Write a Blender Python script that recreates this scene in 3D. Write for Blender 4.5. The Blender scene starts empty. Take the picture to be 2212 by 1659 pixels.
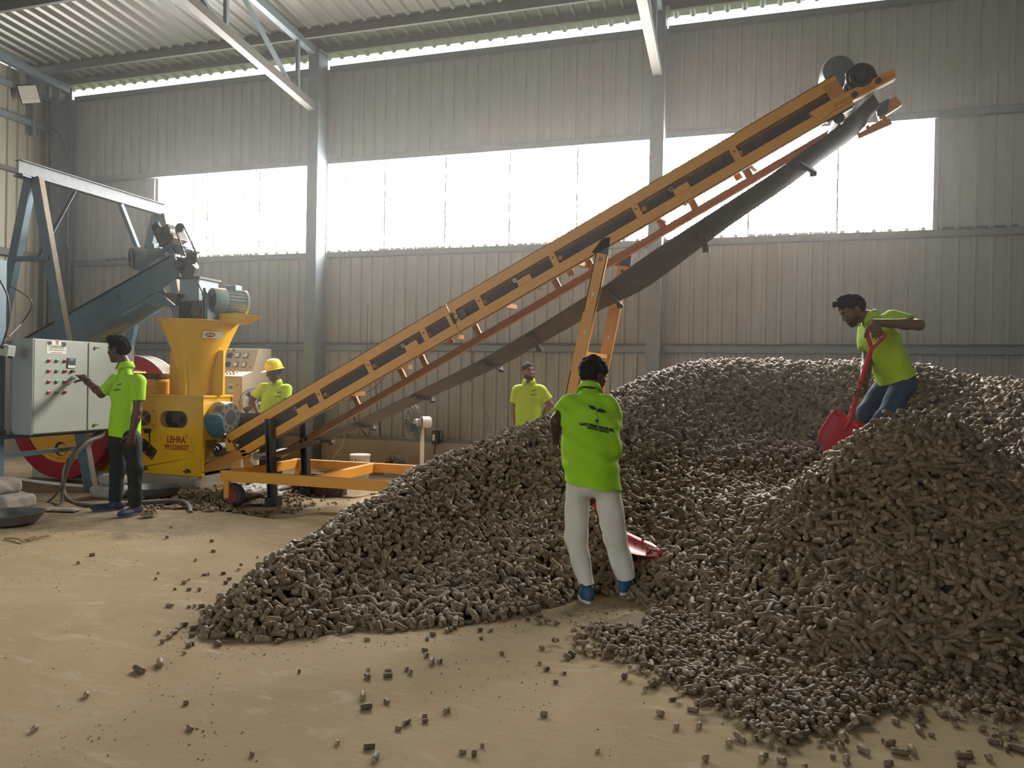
import bpy, bmesh, math, random
import numpy as np
from mathutils import Vector, Matrix, Euler
from mathutils.bvhtree import BVHTree
random.seed(7); RNG = np.random.default_rng(7)
sc = bpy.context.scene
COL = sc.collection
V = Vector
# ---------------------------------------------------------------- camera
IW, IH, FPX = 2212.0, 1659.0, 1619.5
YAW, PITCH, ROLL, CAMH = 0.29845, -0.00551, 0.01818, 1.5
_cy, _sy = math.cos(YAW), math.sin(YAW)
FW = V((-_sy*math.cos(PITCH), _cy*math.cos(PITCH), math.sin(PITCH)))
_r = V((_cy, _sy, 0)); _u = _r.cross(FW)
RT = _r*math.cos(ROLL)+_u*math.sin(ROLL); UP = -_r*math.sin(ROLL)+_u*math.cos(ROLL)
CAM = V((0, 0, CAMH))
cd = bpy.data.cameras.new('camera'); cam = bpy.data.objects.new('camera', cd); COL.objects.link(cam)
cd.sensor_fit = 'HORIZONTAL'; cd.sensor_width = 36.0; cd.lens = FPX/IW*36.0; cd.clip_start = .05; cd.clip_end = 300
cam.matrix_world = Matrix(((RT.x, UP.x, -FW.x, CAM.x), (RT.y, UP.y, -FW.y, CAM.y), (RT.z, UP.z, -FW.z, CAM.z), (0, 0, 0, 1)))
sc.camera = cam
def ray(px, py): return FW + RT*((px-IW/2)/FPX) - UP*((py-IH/2)/FPX)
def aY(px, py, y): d = ray(px, py); return CAM + d*((y-CAM.y)/d.y)
def aX(px, py, x): d = ray(px, py); return CAM + d*((x-CAM.x)/d.x)
def aZ(px, py, z=0.): d = ray(px, py); return CAM + d*((z-CAM.z)/d.z)
# ---------------------------------------------------------------- sky, lights, exposure
SKY_STRENGTH, WINDOW_STRENGTH, EXPOSURE = 2.3, 34.0, 0.78
w = bpy.data.worlds.new('sky'); sc.world = w; w.use_nodes = True
bg = w.node_tree.nodes['Background']; bg.inputs[0].default_value = (.86, .95, 1.0, 1); bg.inputs[1].default_value = SKY_STRENGTH
sc.view_settings.view_transform = 'Standard'; sc.view_settings.look = 'None'
sc.view_settings.exposure = EXPOSURE; sc.view_settings.gamma = 1.0; sc.view_settings.use_curve_mapping = False
sc.cycles.use_light_tree = False; sc.cycles.max_bounces = 5; sc.cycles.diffuse_bounces = 3; sc.cycles.glossy_bounces = 2; sc.cycles.transmission_bounces = 2; sc.cycles.volume_bounces = 0; sc.cycles.use_adaptive_sampling = True; sc.cycles.adaptive_threshold = .03
# ---------------------------------------------------------------- helpers
def tag(o, label=None, cat=None, group=None, kind=None):
    if label: o['label'] = label
    if cat: o['category'] = cat
    if group: o['group'] = group
    if kind: o['kind'] = kind
    return o
def empty(name, loc, label=None, cat=None, group=None, kind=None, parent=None):
    o = bpy.data.objects.new(name, None); COL.objects.link(o); o.location = loc; o.empty_display_size = .1
    if parent: o.parent = parent
    return tag(o, label, cat, group, kind)
def link(name, me, parent=None, loc=None):
    """world-space mesh -> object; kept in place when parented (parents are unrotated)"""
    o = bpy.data.objects.new(name, me); COL.objects.link(o)
    if parent is not None:
        o.parent = parent
        off = V((0, 0, 0)); p = parent
        while p is not None: off += p.location; p = p.parent
        o.location = -off
    if loc is not None: o.location = loc
    return o
def basis(axis, up=V((0, 0, 1))):
    a = V(axis).normalized(); up = V(up)
    if abs(a.dot(up.normalized())) > .999: up = V((1, 0, 0))
    s = up.cross(a).normalized(); t = a.cross(s).normalized()
    return a, s, t
class MB:
    def __init__(s): s.v = []; s.f = []; s.m = []; s.mi = 0
    def add(s, vs, fs):
        b = len(s.v); s.v += [tuple(v) for v in vs]; s.f += [tuple(i+b for i in f) for f in fs]; s.m += [s.mi]*len(fs); return s
    def box(s, c, d, rot=None):
        c = V(c); h = V(d)*.5
        vs = [V((x*h.x, y*h.y, z*h.z)) for x in (-1, 1) for y in (-1, 1) for z in (-1, 1)]
        if rot is not None: vs = [rot @ v for v in vs]
        return s.add([c+v for v in vs], [(0, 1, 3, 2), (4, 6, 7, 5), (0, 4, 5, 1), (2, 3, 7, 6), (0, 2, 6, 4), (1, 5, 7, 3)])
    def box2(s, a, b):
        a = V(a); b = V(b); return s.box((a+b)/2, [abs(b[i]-a[i]) for i in range(3)])
    def bar(s, p0, p1, w, h, up=(0, 0, 1)):
        p0 = V(p0); p1 = V(p1); a, sd, t = basis(p1-p0, up)
        vs = [p+sd*(x*w/2)+t*(y*h/2) for p in (p0, p1) for x, y in ((-1, -1), (1, -1), (1, 1), (-1, 1))]
        return s.add(vs, [(0, 3, 2, 1), (4, 5, 6, 7), (0, 1, 5, 4), (1, 2, 6, 5), (2, 3, 7, 6), (3, 0, 4, 7)])
    def cyl(s, p0, p1, r0, r1=None, n=20, cap=True):
        p0 = V(p0); p1 = V(p1); r1 = r0 if r1 is None else r1; a, sd, t = basis(p1-p0)
        vs = [p+sd*(r*math.cos(2*math.pi*i/n))+t*(r*math.sin(2*math.pi*i/n)) for p, r in ((p0, r0), (p1, r1)) for i in range(n)]
        fs = [(i, (i+1) % n, n+(i+1) % n, n+i) for i in range(n)]
        if cap: fs += [tuple(range(n-1, -1, -1)), tuple(range(n, 2*n))]
        return s.add(vs, fs)
    def lathe(s, c, axis, prof, n=32, up=(0, 0, 1), close=False):
        """prof: list of (radius, height along the axis)"""
        c = V(c); a, sd, t = basis(axis, up); vs = []; fs = []
        for r, hh in prof:
            vs += [c+a*hh+sd*(r*math.cos(2*math.pi*i/n))+t*(r*math.sin(2*math.pi*i/n)) for i in range(n)]
        m = len(prof); rng = range(m if close else m-1)
        for j in rng:
            k = (j+1) % m
            fs += [(j*n+i, j*n+(i+1) % n, k*n+(i+1) % n, k*n+i) for i in range(n)]
        if not close:
            if prof[0][0] > 1e-6: fs.append(tuple(range(n-1, -1, -1)))
            if prof[-1][0] > 1e-6: fs.append(tuple(range((m-1)*n, m*n)))
        return s.add(vs, fs)
    def tube(s, pts, r, n=8, cap=True):
        pts = [V(p) for p in pts]; vs = []; fs = []; m = len(pts); sd = None
        for i, p in enumerate(pts):
            d = (pts[min(i+1, m-1)]-pts[max(i-1, 0)]).normalized()
            if sd is None: _, sd, _t = basis(d)
            sd = (sd-d*sd.dot(d))
            if sd.length < 1e-6: _, sd, _t = basis(d)
            sd.normalize(); t = d.cross(sd); rr = r[i] if isinstance(r, (list, tuple)) else r
            vs += [p+sd*(rr*math.cos(2*math.pi*k/n))+t*(rr*math.sin(2*math.pi*k/n)) for k in range(n)]
        for i in range(m-1):
            fs += [(i*n+k, i*n+(k+1) % n, (i+1)*n+(k+1) % n, (i+1)*n+k) for k in range(n)]
        if cap: fs += [tuple(range(n-1, -1, -1)), tuple(range((m-1)*n, m*n))]
        return s.add(vs, fs)
    def prism(s, outline, d):
        """planar outline (list of 3d points) extruded along vector d"""
        o = [V(p) for p in outline]; d = V(d); n = len(o)
        nrm = V((0, 0, 0))
        for i in range(n): nrm += (o[i]-o[0]).cross(o[(i+1) % n]-o[0])
        if nrm.dot(d) > 0: o = o[::-1]
        return s.add(o+[p+d for p in o], [tuple(range(n))]+[tuple(n+i for i in range(n-1, -1, -1))]+[((i+1) % n, i, n+i, n+(i+1) % n) for i in range(n)])
    def mesh(s, name, mats, smooth=False):
        me = bpy.data.meshes.new(name); me.from_pydata(s.v, [], s.f)
        for m in (mats if isinstance(mats, (list, tuple)) else [mats]): me.materials.append(m)
        me.polygons.foreach_set('material_index', s.m)
        if smooth: me.polygons.foreach_set('use_smooth', [True]*len(me.polygons))
        me.update(); return me
    def obj(s, name, mats, parent=None, smooth=False, bevel=0., loc=None):
        o = link(name, s.mesh(name, mats, smooth), parent, loc)
        if smooth:
            md = o.modifiers.new('edges', 'EDGE_SPLIT'); md.split_angle = math.radians(38)
        if bevel:
            md = o.modifiers.new('bevel', 'BEVEL'); md.width = bevel; md.segments = 2; md.limit_method = 'ANGLE'; md.angle_limit = math.radians(50)
        return o
def thing(name, mb, mats, label, cat, group=None, kind=None, smooth=False, bevel=0.):
    """a top-level one-mesh thing whose origin is at the bottom centre of its box"""
    P = np.array(mb.v); c = V(((P[:, 0].min()+P[:, 0].max())/2, (P[:, 1].min()+P[:, 1].max())/2, P[:, 2].min()))
    mb.v = [tuple(V(p)-c) for p in mb.v]
    o = mb.obj(name, mats, None, smooth, bevel, loc=c)
    return tag(o, label, cat, group, kind)
def bez(pts, n=10):
    """Catmull-Rom through points"""
    P = [V(p) for p in pts]; P = [P[0]*2-P[1]]+P+[P[-1]*2-P[-2]]; out = []
    for i in range(1, len(P)-2):
        for k in range(n):
            t = k/n; a, b, c, d = P[i-1:i+3]
            out.append(.5*((2*b)+(c-a)*t+(2*a-5*b+4*c-d)*t*t+(-a+3*b-3*c+d)*t**3))
    return out+[P[-2]]
# ---------------------------------------------------------------- materials
def mat(name, col, rough=.6, metal=0., col2=None, scale=6., amt=.5, bump=0., bscale=40., spec=.5, stretch=None, dust=None, detail=4., coat=0.):
    m = bpy.data.materials.new(name); m.use_nodes = True; nt = m.node_tree; N = nt.nodes; L = nt.links
    b = N['Principled BSDF']; b.inputs['Roughness'].default_value = rough; b.inputs['Metallic'].default_value = metal
    b.inputs['Specular IOR Level'].default_value = spec
    if coat: b.inputs['Coat Weight'].default_value = coat; b.inputs['Coat Roughness'].default_value = .15
    b.inputs['Base Color'].default_value = (*col, 1)
    tc = N.new('ShaderNodeNewGeometry'); src = tc.outputs['Position']
    if stretch:
        mp = N.new('ShaderNodeMapping'); mp.inputs['Scale'].default_value = stretch; L.new(src, mp.inputs[0]); src = mp.outputs[0]
    if col2:
        n = N.new('ShaderNodeTexNoise'); n.inputs['Scale'].default_value = scale; n.inputs['Detail'].default_value = detail; n.inputs['Roughness'].default_value = .62
        L.new(src, n.inputs['Vector'])
        rp = N.new('ShaderNodeValToRGB'); rp.color_ramp.elements[0].position = .5-amt/2; rp.color_ramp.elements[1].position = .5+amt/2
        rp.color_ramp.elements[0].color = (*col, 1); rp.color_ramp.elements[1].color = (*col2, 1)
        L.new(n.outputs[0], rp.inputs[0]); out = rp.outputs[0]
        if dust:     # pale settled dust on faces that look up
            g = N.new('ShaderNodeSeparateXYZ'); L.new(tc.outputs['Normal'], g.inputs[0])
            mr = N.new('ShaderNodeMapRange'); mr.inputs[1].default_value = .25; mr.inputs[2].default_value = .95; mr.inputs[4].default_value = .75
            L.new(g.outputs[2], mr.inputs[0])
            mx = N.new('ShaderNodeMix'); mx.data_type = 'RGBA'; mx.inputs[7].default_value = (*dust, 1)
            L.new(mr.outputs[0], mx.inputs[0]); L.new(out, mx.inputs[6]); out = mx.outputs[2]
        L.new(out, b.inputs['Base Color'])
    if bump:
        n2 = N.new('ShaderNodeTexNoise'); n2.inputs['Scale'].default_value = bscale; n2.inputs['Detail'].default_value = 5
        L.new(src, n2.inputs['Vector'])
        bp = N.new('ShaderNodeBump'); bp.inputs['Strength'].default_value = bump; bp.inputs['Distance'].default_value = .01
        L.new(n2.outputs[0], bp.inputs['Height']); L.new(bp.outputs[0], b.inputs['Normal'])
    return m
M = {}
DUST = (.33, .25, .16)
M['wall'] = mat('dusty_cladding', (.222, .224, .210), .55, .0, (.295, .297, .278), 3., .6, stretch=(3, 3, .25), detail=4.)
M['wall_warm'] = mat('warm_cladding', (.235, .21, .16), .5, 0., (.30, .27, .21), 3., .6, stretch=(3, 3, .25))
M['roof'] = mat('roof_sheet', (.07, .066, .052), .38, .15, (.10, .095, .075), 2., .6, stretch=(3, .3, 1))
M['concrete'] = mat('plinth_concrete', (.27, .23, .18), .9, 0, (.38, .33, .27), 5., .7, bump=.4, bscale=30)
M['steel'] = mat('painted_steel', (.105, .13, .14), .5, .1, (.145, .17, .18), 8., .6, dust=DUST)
M['steel_dusty'] = mat('dusty_steel', (.06, .055, .048), .6, .1, (.085, .076, .064), 8., .6)
M['purlin'] = mat('purlin_steel', (.10, .095, .09), .6, .2, (.14, .13, .12), 8., .6)
M['galv'] = mat('galvanised', (.065, .075, .076), .5, .15, (.11, .122, .122), 14., .5, dust=DUST)
M['blue_steel'] = mat('blue_grey_paint', (.075, .125, .155), .45, .1, (.11, .17, .20), 7., .6, dust=DUST)
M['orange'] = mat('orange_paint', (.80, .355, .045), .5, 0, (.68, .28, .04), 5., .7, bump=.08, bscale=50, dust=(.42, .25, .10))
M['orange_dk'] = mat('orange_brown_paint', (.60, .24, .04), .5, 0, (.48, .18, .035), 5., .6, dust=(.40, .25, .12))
M['yellow'] = mat('yellow_paint', (.80, .43, .008), .32, 0, (.70, .36, .010), 4., .6, coat=.3, dust=(.55, .38, .12))
M['yellow_lt'] = mat('bright_yellow_paint', (.80, .45, .02), .4, 0, (.72, .38, .02), 6., .6)
M['red'] = mat('red_paint', (.30, .010, .024), .35, 0, (.22, .010, .02), 5., .6, coat=.2)
M['shovel_red'] = mat('shovel_red', (.55, .025, .035), .4, 0, (.42, .02, .03), 9., .6)
M['rubber'] = mat('belt_rubber', (.022, .022, .025), .7, 0, (.05, .045, .042), 5., .6)
M['belt_in'] = mat('belt_dusty', (.15, .135, .125), .75, 0, (.085, .078, .074), 4., .7, stretch=(1, 1, 1))
M['black'] = mat('black_paint', (.014, .013, .013), .5, 0, (.03, .028, .026), 9., .6)
M['iron'] = mat('oily_iron', (.05, .045, .04), .45, .6, (.12, .10, .08), 12., .6)
M['metal'] = mat('bare_metal', (.42, .38, .33), .35, .85, (.28, .25, .21), 9., .6)
M['motor'] = mat('motor_blue_grey', (.16, .22, .24), .45, .15, (.21, .27, .29), 9., .5, dust=DUST)
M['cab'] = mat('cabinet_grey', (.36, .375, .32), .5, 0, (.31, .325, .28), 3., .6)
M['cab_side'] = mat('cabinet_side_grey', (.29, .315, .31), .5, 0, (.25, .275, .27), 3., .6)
M['console'] = mat('console_beige', (.56, .47, .34), .5, 0, (.50, .42, .31), 3., .6)
M['white_pl'] = mat('white_plastic', (.70, .68, .60), .5, 0, (.60, .57, .50), 9., .6)
M['sheet_white'] = mat('white_sack', (.62, .61, .57), .6, 0, (.42, .38, .33), 14., .6, bump=.5, bscale=25)
M['cable'] = mat('cable_black', (.02, .02, .02), .5, 0, (.06, .055, .05), 9., .6)
M['hose'] = mat('dusty_hose', (.06, .055, .05), .6, 0, (.12, .105, .085), 9., .6, dust=(.22, .18, .13))
M['stone'] = mat('grey_stone', (.24, .215, .18), .95, 0, (.34, .30, .25), 9., .7, bump=.8, bscale=50)
M['basin'] = mat('iron_basin', (.10, .10, .095), .55, .4, (.17, .165, .15), 9., .7)
M['print_black'] = mat('print_black', (.012, .02, .012), .6)
M['print_red'] = mat('stencil_red', (.28, .014, .014), .6)
M['btn_red'] = mat('button_red', (.55, .03, .04), .3); M['btn_green'] = mat('button_green', (.06, .35, .17), .3); M['btn_dark'] = mat('button_dark_red', (.22, .012, .02), .3)
M['brass'] = mat('brass', (.55, .38, .16), .35, .8)
M['dark'] = mat('dark_hollow', (.012, .011, .010), .8)
M['display'] = mat('display_dark', (.05, .06, .07), .3)
M['meter'] = mat('meter_face', (.72, .68, .58), .3)
M['wood'] = mat('dry_leaf', (.20, .13, .07), .8, 0, (.28, .20, .12), 20., .6)
M['board'] = mat('flat_board', (.30, .25, .18), .8, 0, (.22, .18, .13), 9., .6)
# ================================================================ structure
# ---- floor: broom-swept dusty concrete slab
def floor_mat():
    m = bpy.data.materials.new('dusty_concrete_floor'); m.use_nodes = True; nt = m.node_tree; N = nt.nodes; L = nt.links
    b = N['Principled BSDF']; b.inputs['Roughness'].default_value = .92; b.inputs['Specular IOR Level'].default_value = .12
    g = N.new('ShaderNodeNewGeometry')
    def noise(s, d=6, st=None, dist=0.):
        n = N.new('ShaderNodeTexNoise'); n.inputs['Scale'].default_value = s; n.inputs['Detail'].default_value = d; n.inputs['Roughness'].default_value = .65; n.inputs['Distortion'].default_value = dist
        src = g.outputs['Position']
        if st:
            mp = N.new('ShaderNodeMapping'); mp.inputs['Scale'].default_value = st; mp.inputs['Rotation'].default_value = (0, 0, .5); L.new(src, mp.inputs[0]); src = mp.outputs[0]
        L.new(src, n.inputs['Vector']); return n.outputs[0]
    def ramp(src, p0, p1, c0, c1):
        r = N.new('ShaderNodeValToRGB'); e = r.color_ramp.elements; e[0].position = p0; e[1].position = p1; e[0].color = (*c0, 1); e[1].color = (*c1, 1); L.new(src, r.inputs[0]); return r.outputs[0]
    def mix(f, a, bb):
        x = N.new('ShaderNodeMix'); x.data_type = 'RGBA'
        if isinstance(f, float): x.inputs[0].default_value = f
        else: L.new(f, x.inputs[0])
        if isinstance(a, tuple): x.inputs[6].default_value = (*a, 1)
        else: L.new(a, x.inputs[6])
        if isinstance(bb, tuple): x.inputs[7].default_value = (*bb, 1)
        else: L.new(bb, x.inputs[7])
        return x.outputs[2]
    base = ramp(noise(.9, 5, None, .6), .35, .68, (.33, .243, .138), (.41, .31, .188))
    pale = ramp(noise(2.2, 5, (1, 2.2, 1), 1.2), .56, .74, (0, 0, 0), (1, 1, 1))
    c = mix(pale, base, (.46, .365, .25))
    sp = ramp(noise(55, 3), .63, .70, (0, 0, 0), (1, 1, 1)); patch = ramp(noise(1.6, 5), .46, .60, (0, 0, 0), (1, 1, 1))
    mm = N.new('ShaderNodeMath'); mm.operation = 'MULTIPLY'; L.new(sp, mm.inputs[0]); L.new(patch, mm.inputs[1])
    c = mix(mm.outputs[0], c, (.24, .165, .095))
    # bare soil and machine dirt beyond the worn edge of the slab
    def mth(op, a, bb=None):
        x = N.new('ShaderNodeMath'); x.operation = op
        for i, v in enumerate((a, bb)):
            if v is None: continue
            if isinstance(v, (int, float)): x.inputs[i].default_value = v
            else: L.new(v, x.inputs[i])
        return x.outputs[0]
    sx = N.new('ShaderNodeSeparateXYZ'); L.new(g.outputs['Position'], sx.inputs[0])
    ln = mth('ADD', mth('MULTIPLY', sx.outputs[0], .231), 6.78)
    d = mth('ADD', mth('SUBTRACT', sx.outputs[1], ln), mth('MULTIPLY', mth('SUBTRACT', noise(2.5, 5), .5), 1.3))
    e1 = N.new('ShaderNodeMapRange'); e1.interpolation_type = 'SMOOTHSTEP'; e1.inputs[1].default_value = -.12; e1.inputs[2].default_value = .25; L.new(d, e1.inputs[0])
    e2 = N.new('ShaderNodeMapRange'); e2.interpolation_type = 'SMOOTHSTEP'; e2.inputs[1].default_value = -4.1; e2.inputs[2].default_value = -5.2; L.new(sx.outputs[0], e2.inputs[0])
    soil = ramp(noise(7, 7), .35, .68, (.15, .112, .072), (.27, .205, .135))
    c = mix(mth('MULTIPLY', mth('MULTIPLY', e1.outputs[0], e2.outputs[0]), .85), c, soil)
    L.new(c, b.inputs['Base Color'])
    bp = N.new('ShaderNodeBump'); bp.inputs['Strength'].default_value = .35; bp.inputs['Distance'].default_value = .012
    L.new(noise(11, 5, (1, 2.5, 1)), bp.inputs['Height']); L.new(bp.outputs[0], b.inputs['Normal'])
    return m
M['floor'] = floor_mat()
def sstep(a, b, x): t = np.clip((x-a)/(b-a), 0, 1); return t*t*(3-2*t)
def vnoise(x, y, seed=0):
    """cheap smooth value noise on arrays"""
    r = np.random.default_rng(seed); T = r.random((64, 64))
    xi = np.floor(x).astype(int); yi = np.floor(y).astype(int); fx = x-xi; fy = y-yi; fx = fx*fx*(3-2*fx); fy = fy*fy*(3-2*fy)
    a = T[xi % 64, yi % 64]; b = T[(xi+1) % 64, yi % 64]; c = T[xi % 64, (yi+1) % 64]; d = T[(xi+1) % 64, (yi+1) % 64]
    return (a*(1-fx)+b*fx)*(1-fy)+(c*(1-fx)+d*fx)*fy
def floor_z(x, y):
    x = np.asarray(x, float); y = np.asarray(y, float)
    z = .010*(vnoise(x*1.3+9, y*1.3+5, 3)-.5)+.006*(vnoise(x*4, y*4, 4)-.5)
    # worn pit with debris in front of the press, edge of the newer slab
    e = sstep(6.75+.12*np.sin(x*3.1), 7.25+.12*np.sin(x*3.1), y)*sstep(-6.9, -6.2, x)*(1-sstep(-4.9, -4.4, x))
    z = z-.085*e
    edge = y-(5.35+.55*(x+6.2)*.42)
    z = z+.018*np.exp(-(edge/.10)**2)*(x < -4.6)*(.4+vnoise(x*5, y*5, 8))
    return z
def grid_mesh(name, xs, ys, zf, m):
    X, Y = np.meshgrid(xs, ys, indexing='ij'); Z = zf(X, Y); nx, ny = X.shape
    vs = np.stack([X.ravel(), Y.ravel(), Z.ravel()], 1)
    i = np.arange((nx-1)*(ny-1)); a = (i//(ny-1))*ny+i % (ny-1)
    fs = np.stack([a, a+ny, a+ny+1, a+1], 1)
    me = bpy.data.meshes.new(name); me.from_pydata(vs.tolist(), [], fs.tolist()); me.materials.append(m)
    me.polygons.foreach_set('use_smooth', [True]*len(me.polygons)); me.update(); return me
fo = link('floor', grid_mesh('floor', np.linspace(-12.9, 10.3, 290), np.linspace(-6, 11.6, 220), floor_z, M['floor'])); tag(fo, kind='structure')
ground = MB().box((0, 20, -.25), (160, 160, .1)).obj('ground', mat('outside_grass', (.30, .36, .16), .95, 0, (.38, .40, .20), .5, .6)); tag(ground, kind='structure')
# ---- profiled sheets
PITCH_R = .205
def sheet_profile(n, pitch, depth, top=.035, foot=.075, lip=True):
    """points (u, d) over n ribs; d = rib depth towards the room"""
    p = []
    for k in range(n):
        u = k*pitch
        p += [(u, 0), (u+pitch/2-foot/2, 0), (u+pitch/2-top/2, depth), (u+pitch/2+top/2, depth), (u+pitch/2+foot/2, 0)]
    p.append((n*pitch, 0)); return p
def sheet_mesh(name, m, n, pitch, depth, length, thick=.004, top=.035, foot=.075, rib_mat=None):
    pr = sheet_profile(n, pitch, depth, top, foot); mb = MB(); k = len(pr)
    vs = [(u, -d, 0) for u, d in pr]+[(u, -d, length) for u, d in pr]+[(u, -d+thick, 0) for u, d in pr]+[(u, -d+thick, length) for u, d in pr]
    fs = []
    for i in range(k-1):
        fs += [(i, i+1, k+i+1, k+i), (2*k+i+1, 2*k+i, 3*k+i, 3*k+i+1), (2*k+i, 2*k+i+1, i+1, i), (k+i, k+i+1, 3*k+i+1, 3*k+i)]
    fs += [(0, k, 3*k, 2*k), (k-1, 3*k-1, 4*k-1, 2*k-1)]
    mb.add(vs, fs)
    if rib_mat is None: return mb.mesh(name, m)
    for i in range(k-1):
        if i % 5 in (1, 3): mb.m[4*i] = 1      # darker colour on each rib's flanks stands in for their oblique shading
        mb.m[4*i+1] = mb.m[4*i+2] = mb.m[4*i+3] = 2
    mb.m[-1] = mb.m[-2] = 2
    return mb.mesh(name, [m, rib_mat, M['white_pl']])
YW = 11.5
Z_PL, Z_WB, Z_WT, Z_TOP = .45, 3.64, 5.17, 6.82
wall_back = empty('wall_back', (0, YW, 0), kind='structure')
SW = 5*PITCH_R
x0 = -12.95
cols = [x0+i*SW for i in range(23)]
def put(name, me, parent, loc, rot=None):
    o = bpy.data.objects.new(name, me); COL.objects.link(o); o.parent = parent; o.location = V(loc)-parent.location
    if rot: o.rotation_euler = rot
    return o
me_low = sheet_mesh('cladding_low', M['wall'], 5, PITCH_R, .036, Z_WB-Z_PL+.05, top=.045, foot=.075)
me_up = sheet_mesh('cladding_up', M['wall'], 5, PITCH_R, .036, Z_TOP-Z_WT+.015, top=.045, foot=.075)
me_mid = sheet_mesh('cladding_mid', M['wall'], 5, PITCH_R, .028, Z_WT-Z_WB)
XWL, XWR = -10.55, 2.43
for i, x in enumerate(cols):
    dy = .004*(i % 2)
    put('cladding_sheet', me_low, wall_back, (x, YW+dy, Z_PL)); put('cladding_sheet', me_up, wall_back, (x, YW-.01+dy, Z_WT-.015))
def mid_sheet(xa, xb):
    n = max(1, round((xb-xa)/PITCH_R)); me = sheet_mesh('cladding_mid', M['wall'], n, (xb-xa)/n, .028, Z_WT-Z_WB)
    put('cladding_sheet', me, wall_back, (xa, YW+.004, Z_WB))
mid_sheet(-12.95, -11.9); mid_sheet(-11.9, XWL)
xx = XWR
while xx < 10.2: mid_sheet(xx, xx+SW); xx += SW
# ---- translucent window sheets (daylight shines through them)
def lit_mat():
    m = bpy.data.materials.new('backlit_translucent_sheet'); m.use_nodes = True; nt = m.node_tree; N = nt.nodes; L = nt.links
    b = N['Principled BSDF']; b.inputs['Base Color'].default_value = (.8, .82, .82, 1); b.inputs['Roughness'].default_value = .5
    g = N.new('ShaderNodeNewGeometry'); mp = N.new('ShaderNodeMapping'); mp.inputs['Scale'].default_value = (9, 1, .35); L.new(g.outputs['Position'], mp.inputs[0])
    n = N.new('ShaderNodeTexNoise'); n.inputs['Scale'].default_value = 2.; n.inputs['Detail'].default_value = 4; L.new(mp.outputs[0], n.inputs['Vector'])
    mr = N.new('ShaderNodeMapRange'); mr.inputs[1].default_value = .3; mr.inputs[2].default_value = .7; mr.inputs[3].default_value = WINDOW_STRENGTH*.85; mr.inputs[4].default_value = WINDOW_STRENGTH*1.1
    L.new(n.outputs[0], mr.inputs[0]); L.new(mr.outputs[0], b.inputs['Emission Strength']); b.inputs['Emission Color'].default_value = (1, .975, .93, 1)
    return m
M['lit'] = lit_mat()
M['lit_flank_shade'] = lit_mat(); _e = [n for n in M['lit_flank_shade'].node_tree.nodes if n.type == 'MAP_RANGE'][0]; _e.inputs[3].default_value = .12; _e.inputs[4].default_value = .30; M['lit_flank_shade'].node_tree.nodes['Principled BSDF'].inputs['Base Color'].default_value = (.06, .055, .045, 1)  # dim brown copy of the lit sheet: flank shading put into the colour
M['seam'] = mat('seam_sealant', (.22, .19, .12), .8)
wins = [(-10.55, -7.2, 'window_1'), (-6.95, -1.42, 'window_2'), (-1.17, XWR, 'window_3')]
for a, b, nm in wins:
    wo = empty(nm, (a, YW, Z_WB), kind='structure'); n = max(3, round((b-a)/1.09)); wd = (b-a)/n
    for k in range(n):
        q = 5; me = sheet_mesh('translucent_sheet', M['lit'], q, wd/q, .024, Z_WT-Z_WB-.02, top=.02, foot=.072, rib_mat=M['lit_flank_shade'])
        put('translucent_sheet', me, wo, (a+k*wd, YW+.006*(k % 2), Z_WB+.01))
        if k:
            s = MB(); z = Z_WB+.02
            while z < Z_WT-.05:
                s.box((a+k*wd+random.uniform(-.004, .004), YW-.012, z+.05), (.016+random.random()*.008, .008, .115)); z += .11
            for j in range(5): s.cyl((a+k*wd-.03, YW-.004, Z_WB+.2+j*.28), (a+k*wd-.03, YW-.02, Z_WB+.2+j*.28), .010, n=6)
            s.obj('seam', M['seam'], wo)
    MB().box(((a+b)/2, YW-.0, Z_WB+.008), (b-a, .05, .016)).obj('sill_strip', M['wall'], wo)
# opaque strips behind the columns between windows
for xa, xb in ((-7.2, -6.95), (-1.42, -1.17)): MB().box(((xa+xb)/2, YW, (Z_WB+Z_WT)/2), (xb-xa, .01, Z_WT-Z_WB)).obj('cover_strip', M['wall'], wall_back)
MB().box((XWR+.03, YW-.03, (Z_WB+Z_WT)/2), (.06, .06, Z_WT-Z_WB)).obj('trim_1', M['wall'], None)['kind'] = 'structure'
# ---- plinth
pl = MB().box2((-12.9, 11.36, -.05), (10.3, 11.62, Z_PL)); o = pl.obj('baseboard_back', M['concrete']); o['kind'] = 'structure'
# ---- girts (C sections) in front of the sheets, split at the columns
n_tr = 2
colX = [-12.6, -7.0, -1.27, 4.46, 10.2]
for z, hh in ((2.0, .11), (Z_WB-.05, .10), (Z_WT+.035, .10), (Z_TOP-.03, .09)):
    for a, b in zip(colX[:-1], colX[1:]):
        g = MB().box2((a+.11, 11.40, z-hh/2), (b-.11, 11.405, z+hh/2)).box2((a+.11, 11.40, z+hh/2-.006), (b-.11, 11.468, z+hh/2)).box2((a+.11, 11.40, z-hh/2), (b-.11, 11.468, z-hh/2+.006))
        o = g.obj('trim_%d' % n_tr, M['steel']); o['kind'] = 'structure'; n_tr += 1
MB().box2((-12.6, 11.37, Z_PL), (10.2, 11.47, Z_PL+.05)).obj('trim_%d' % n_tr, M['steel'])['kind'] = 'structure'; n_tr += 1
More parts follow.
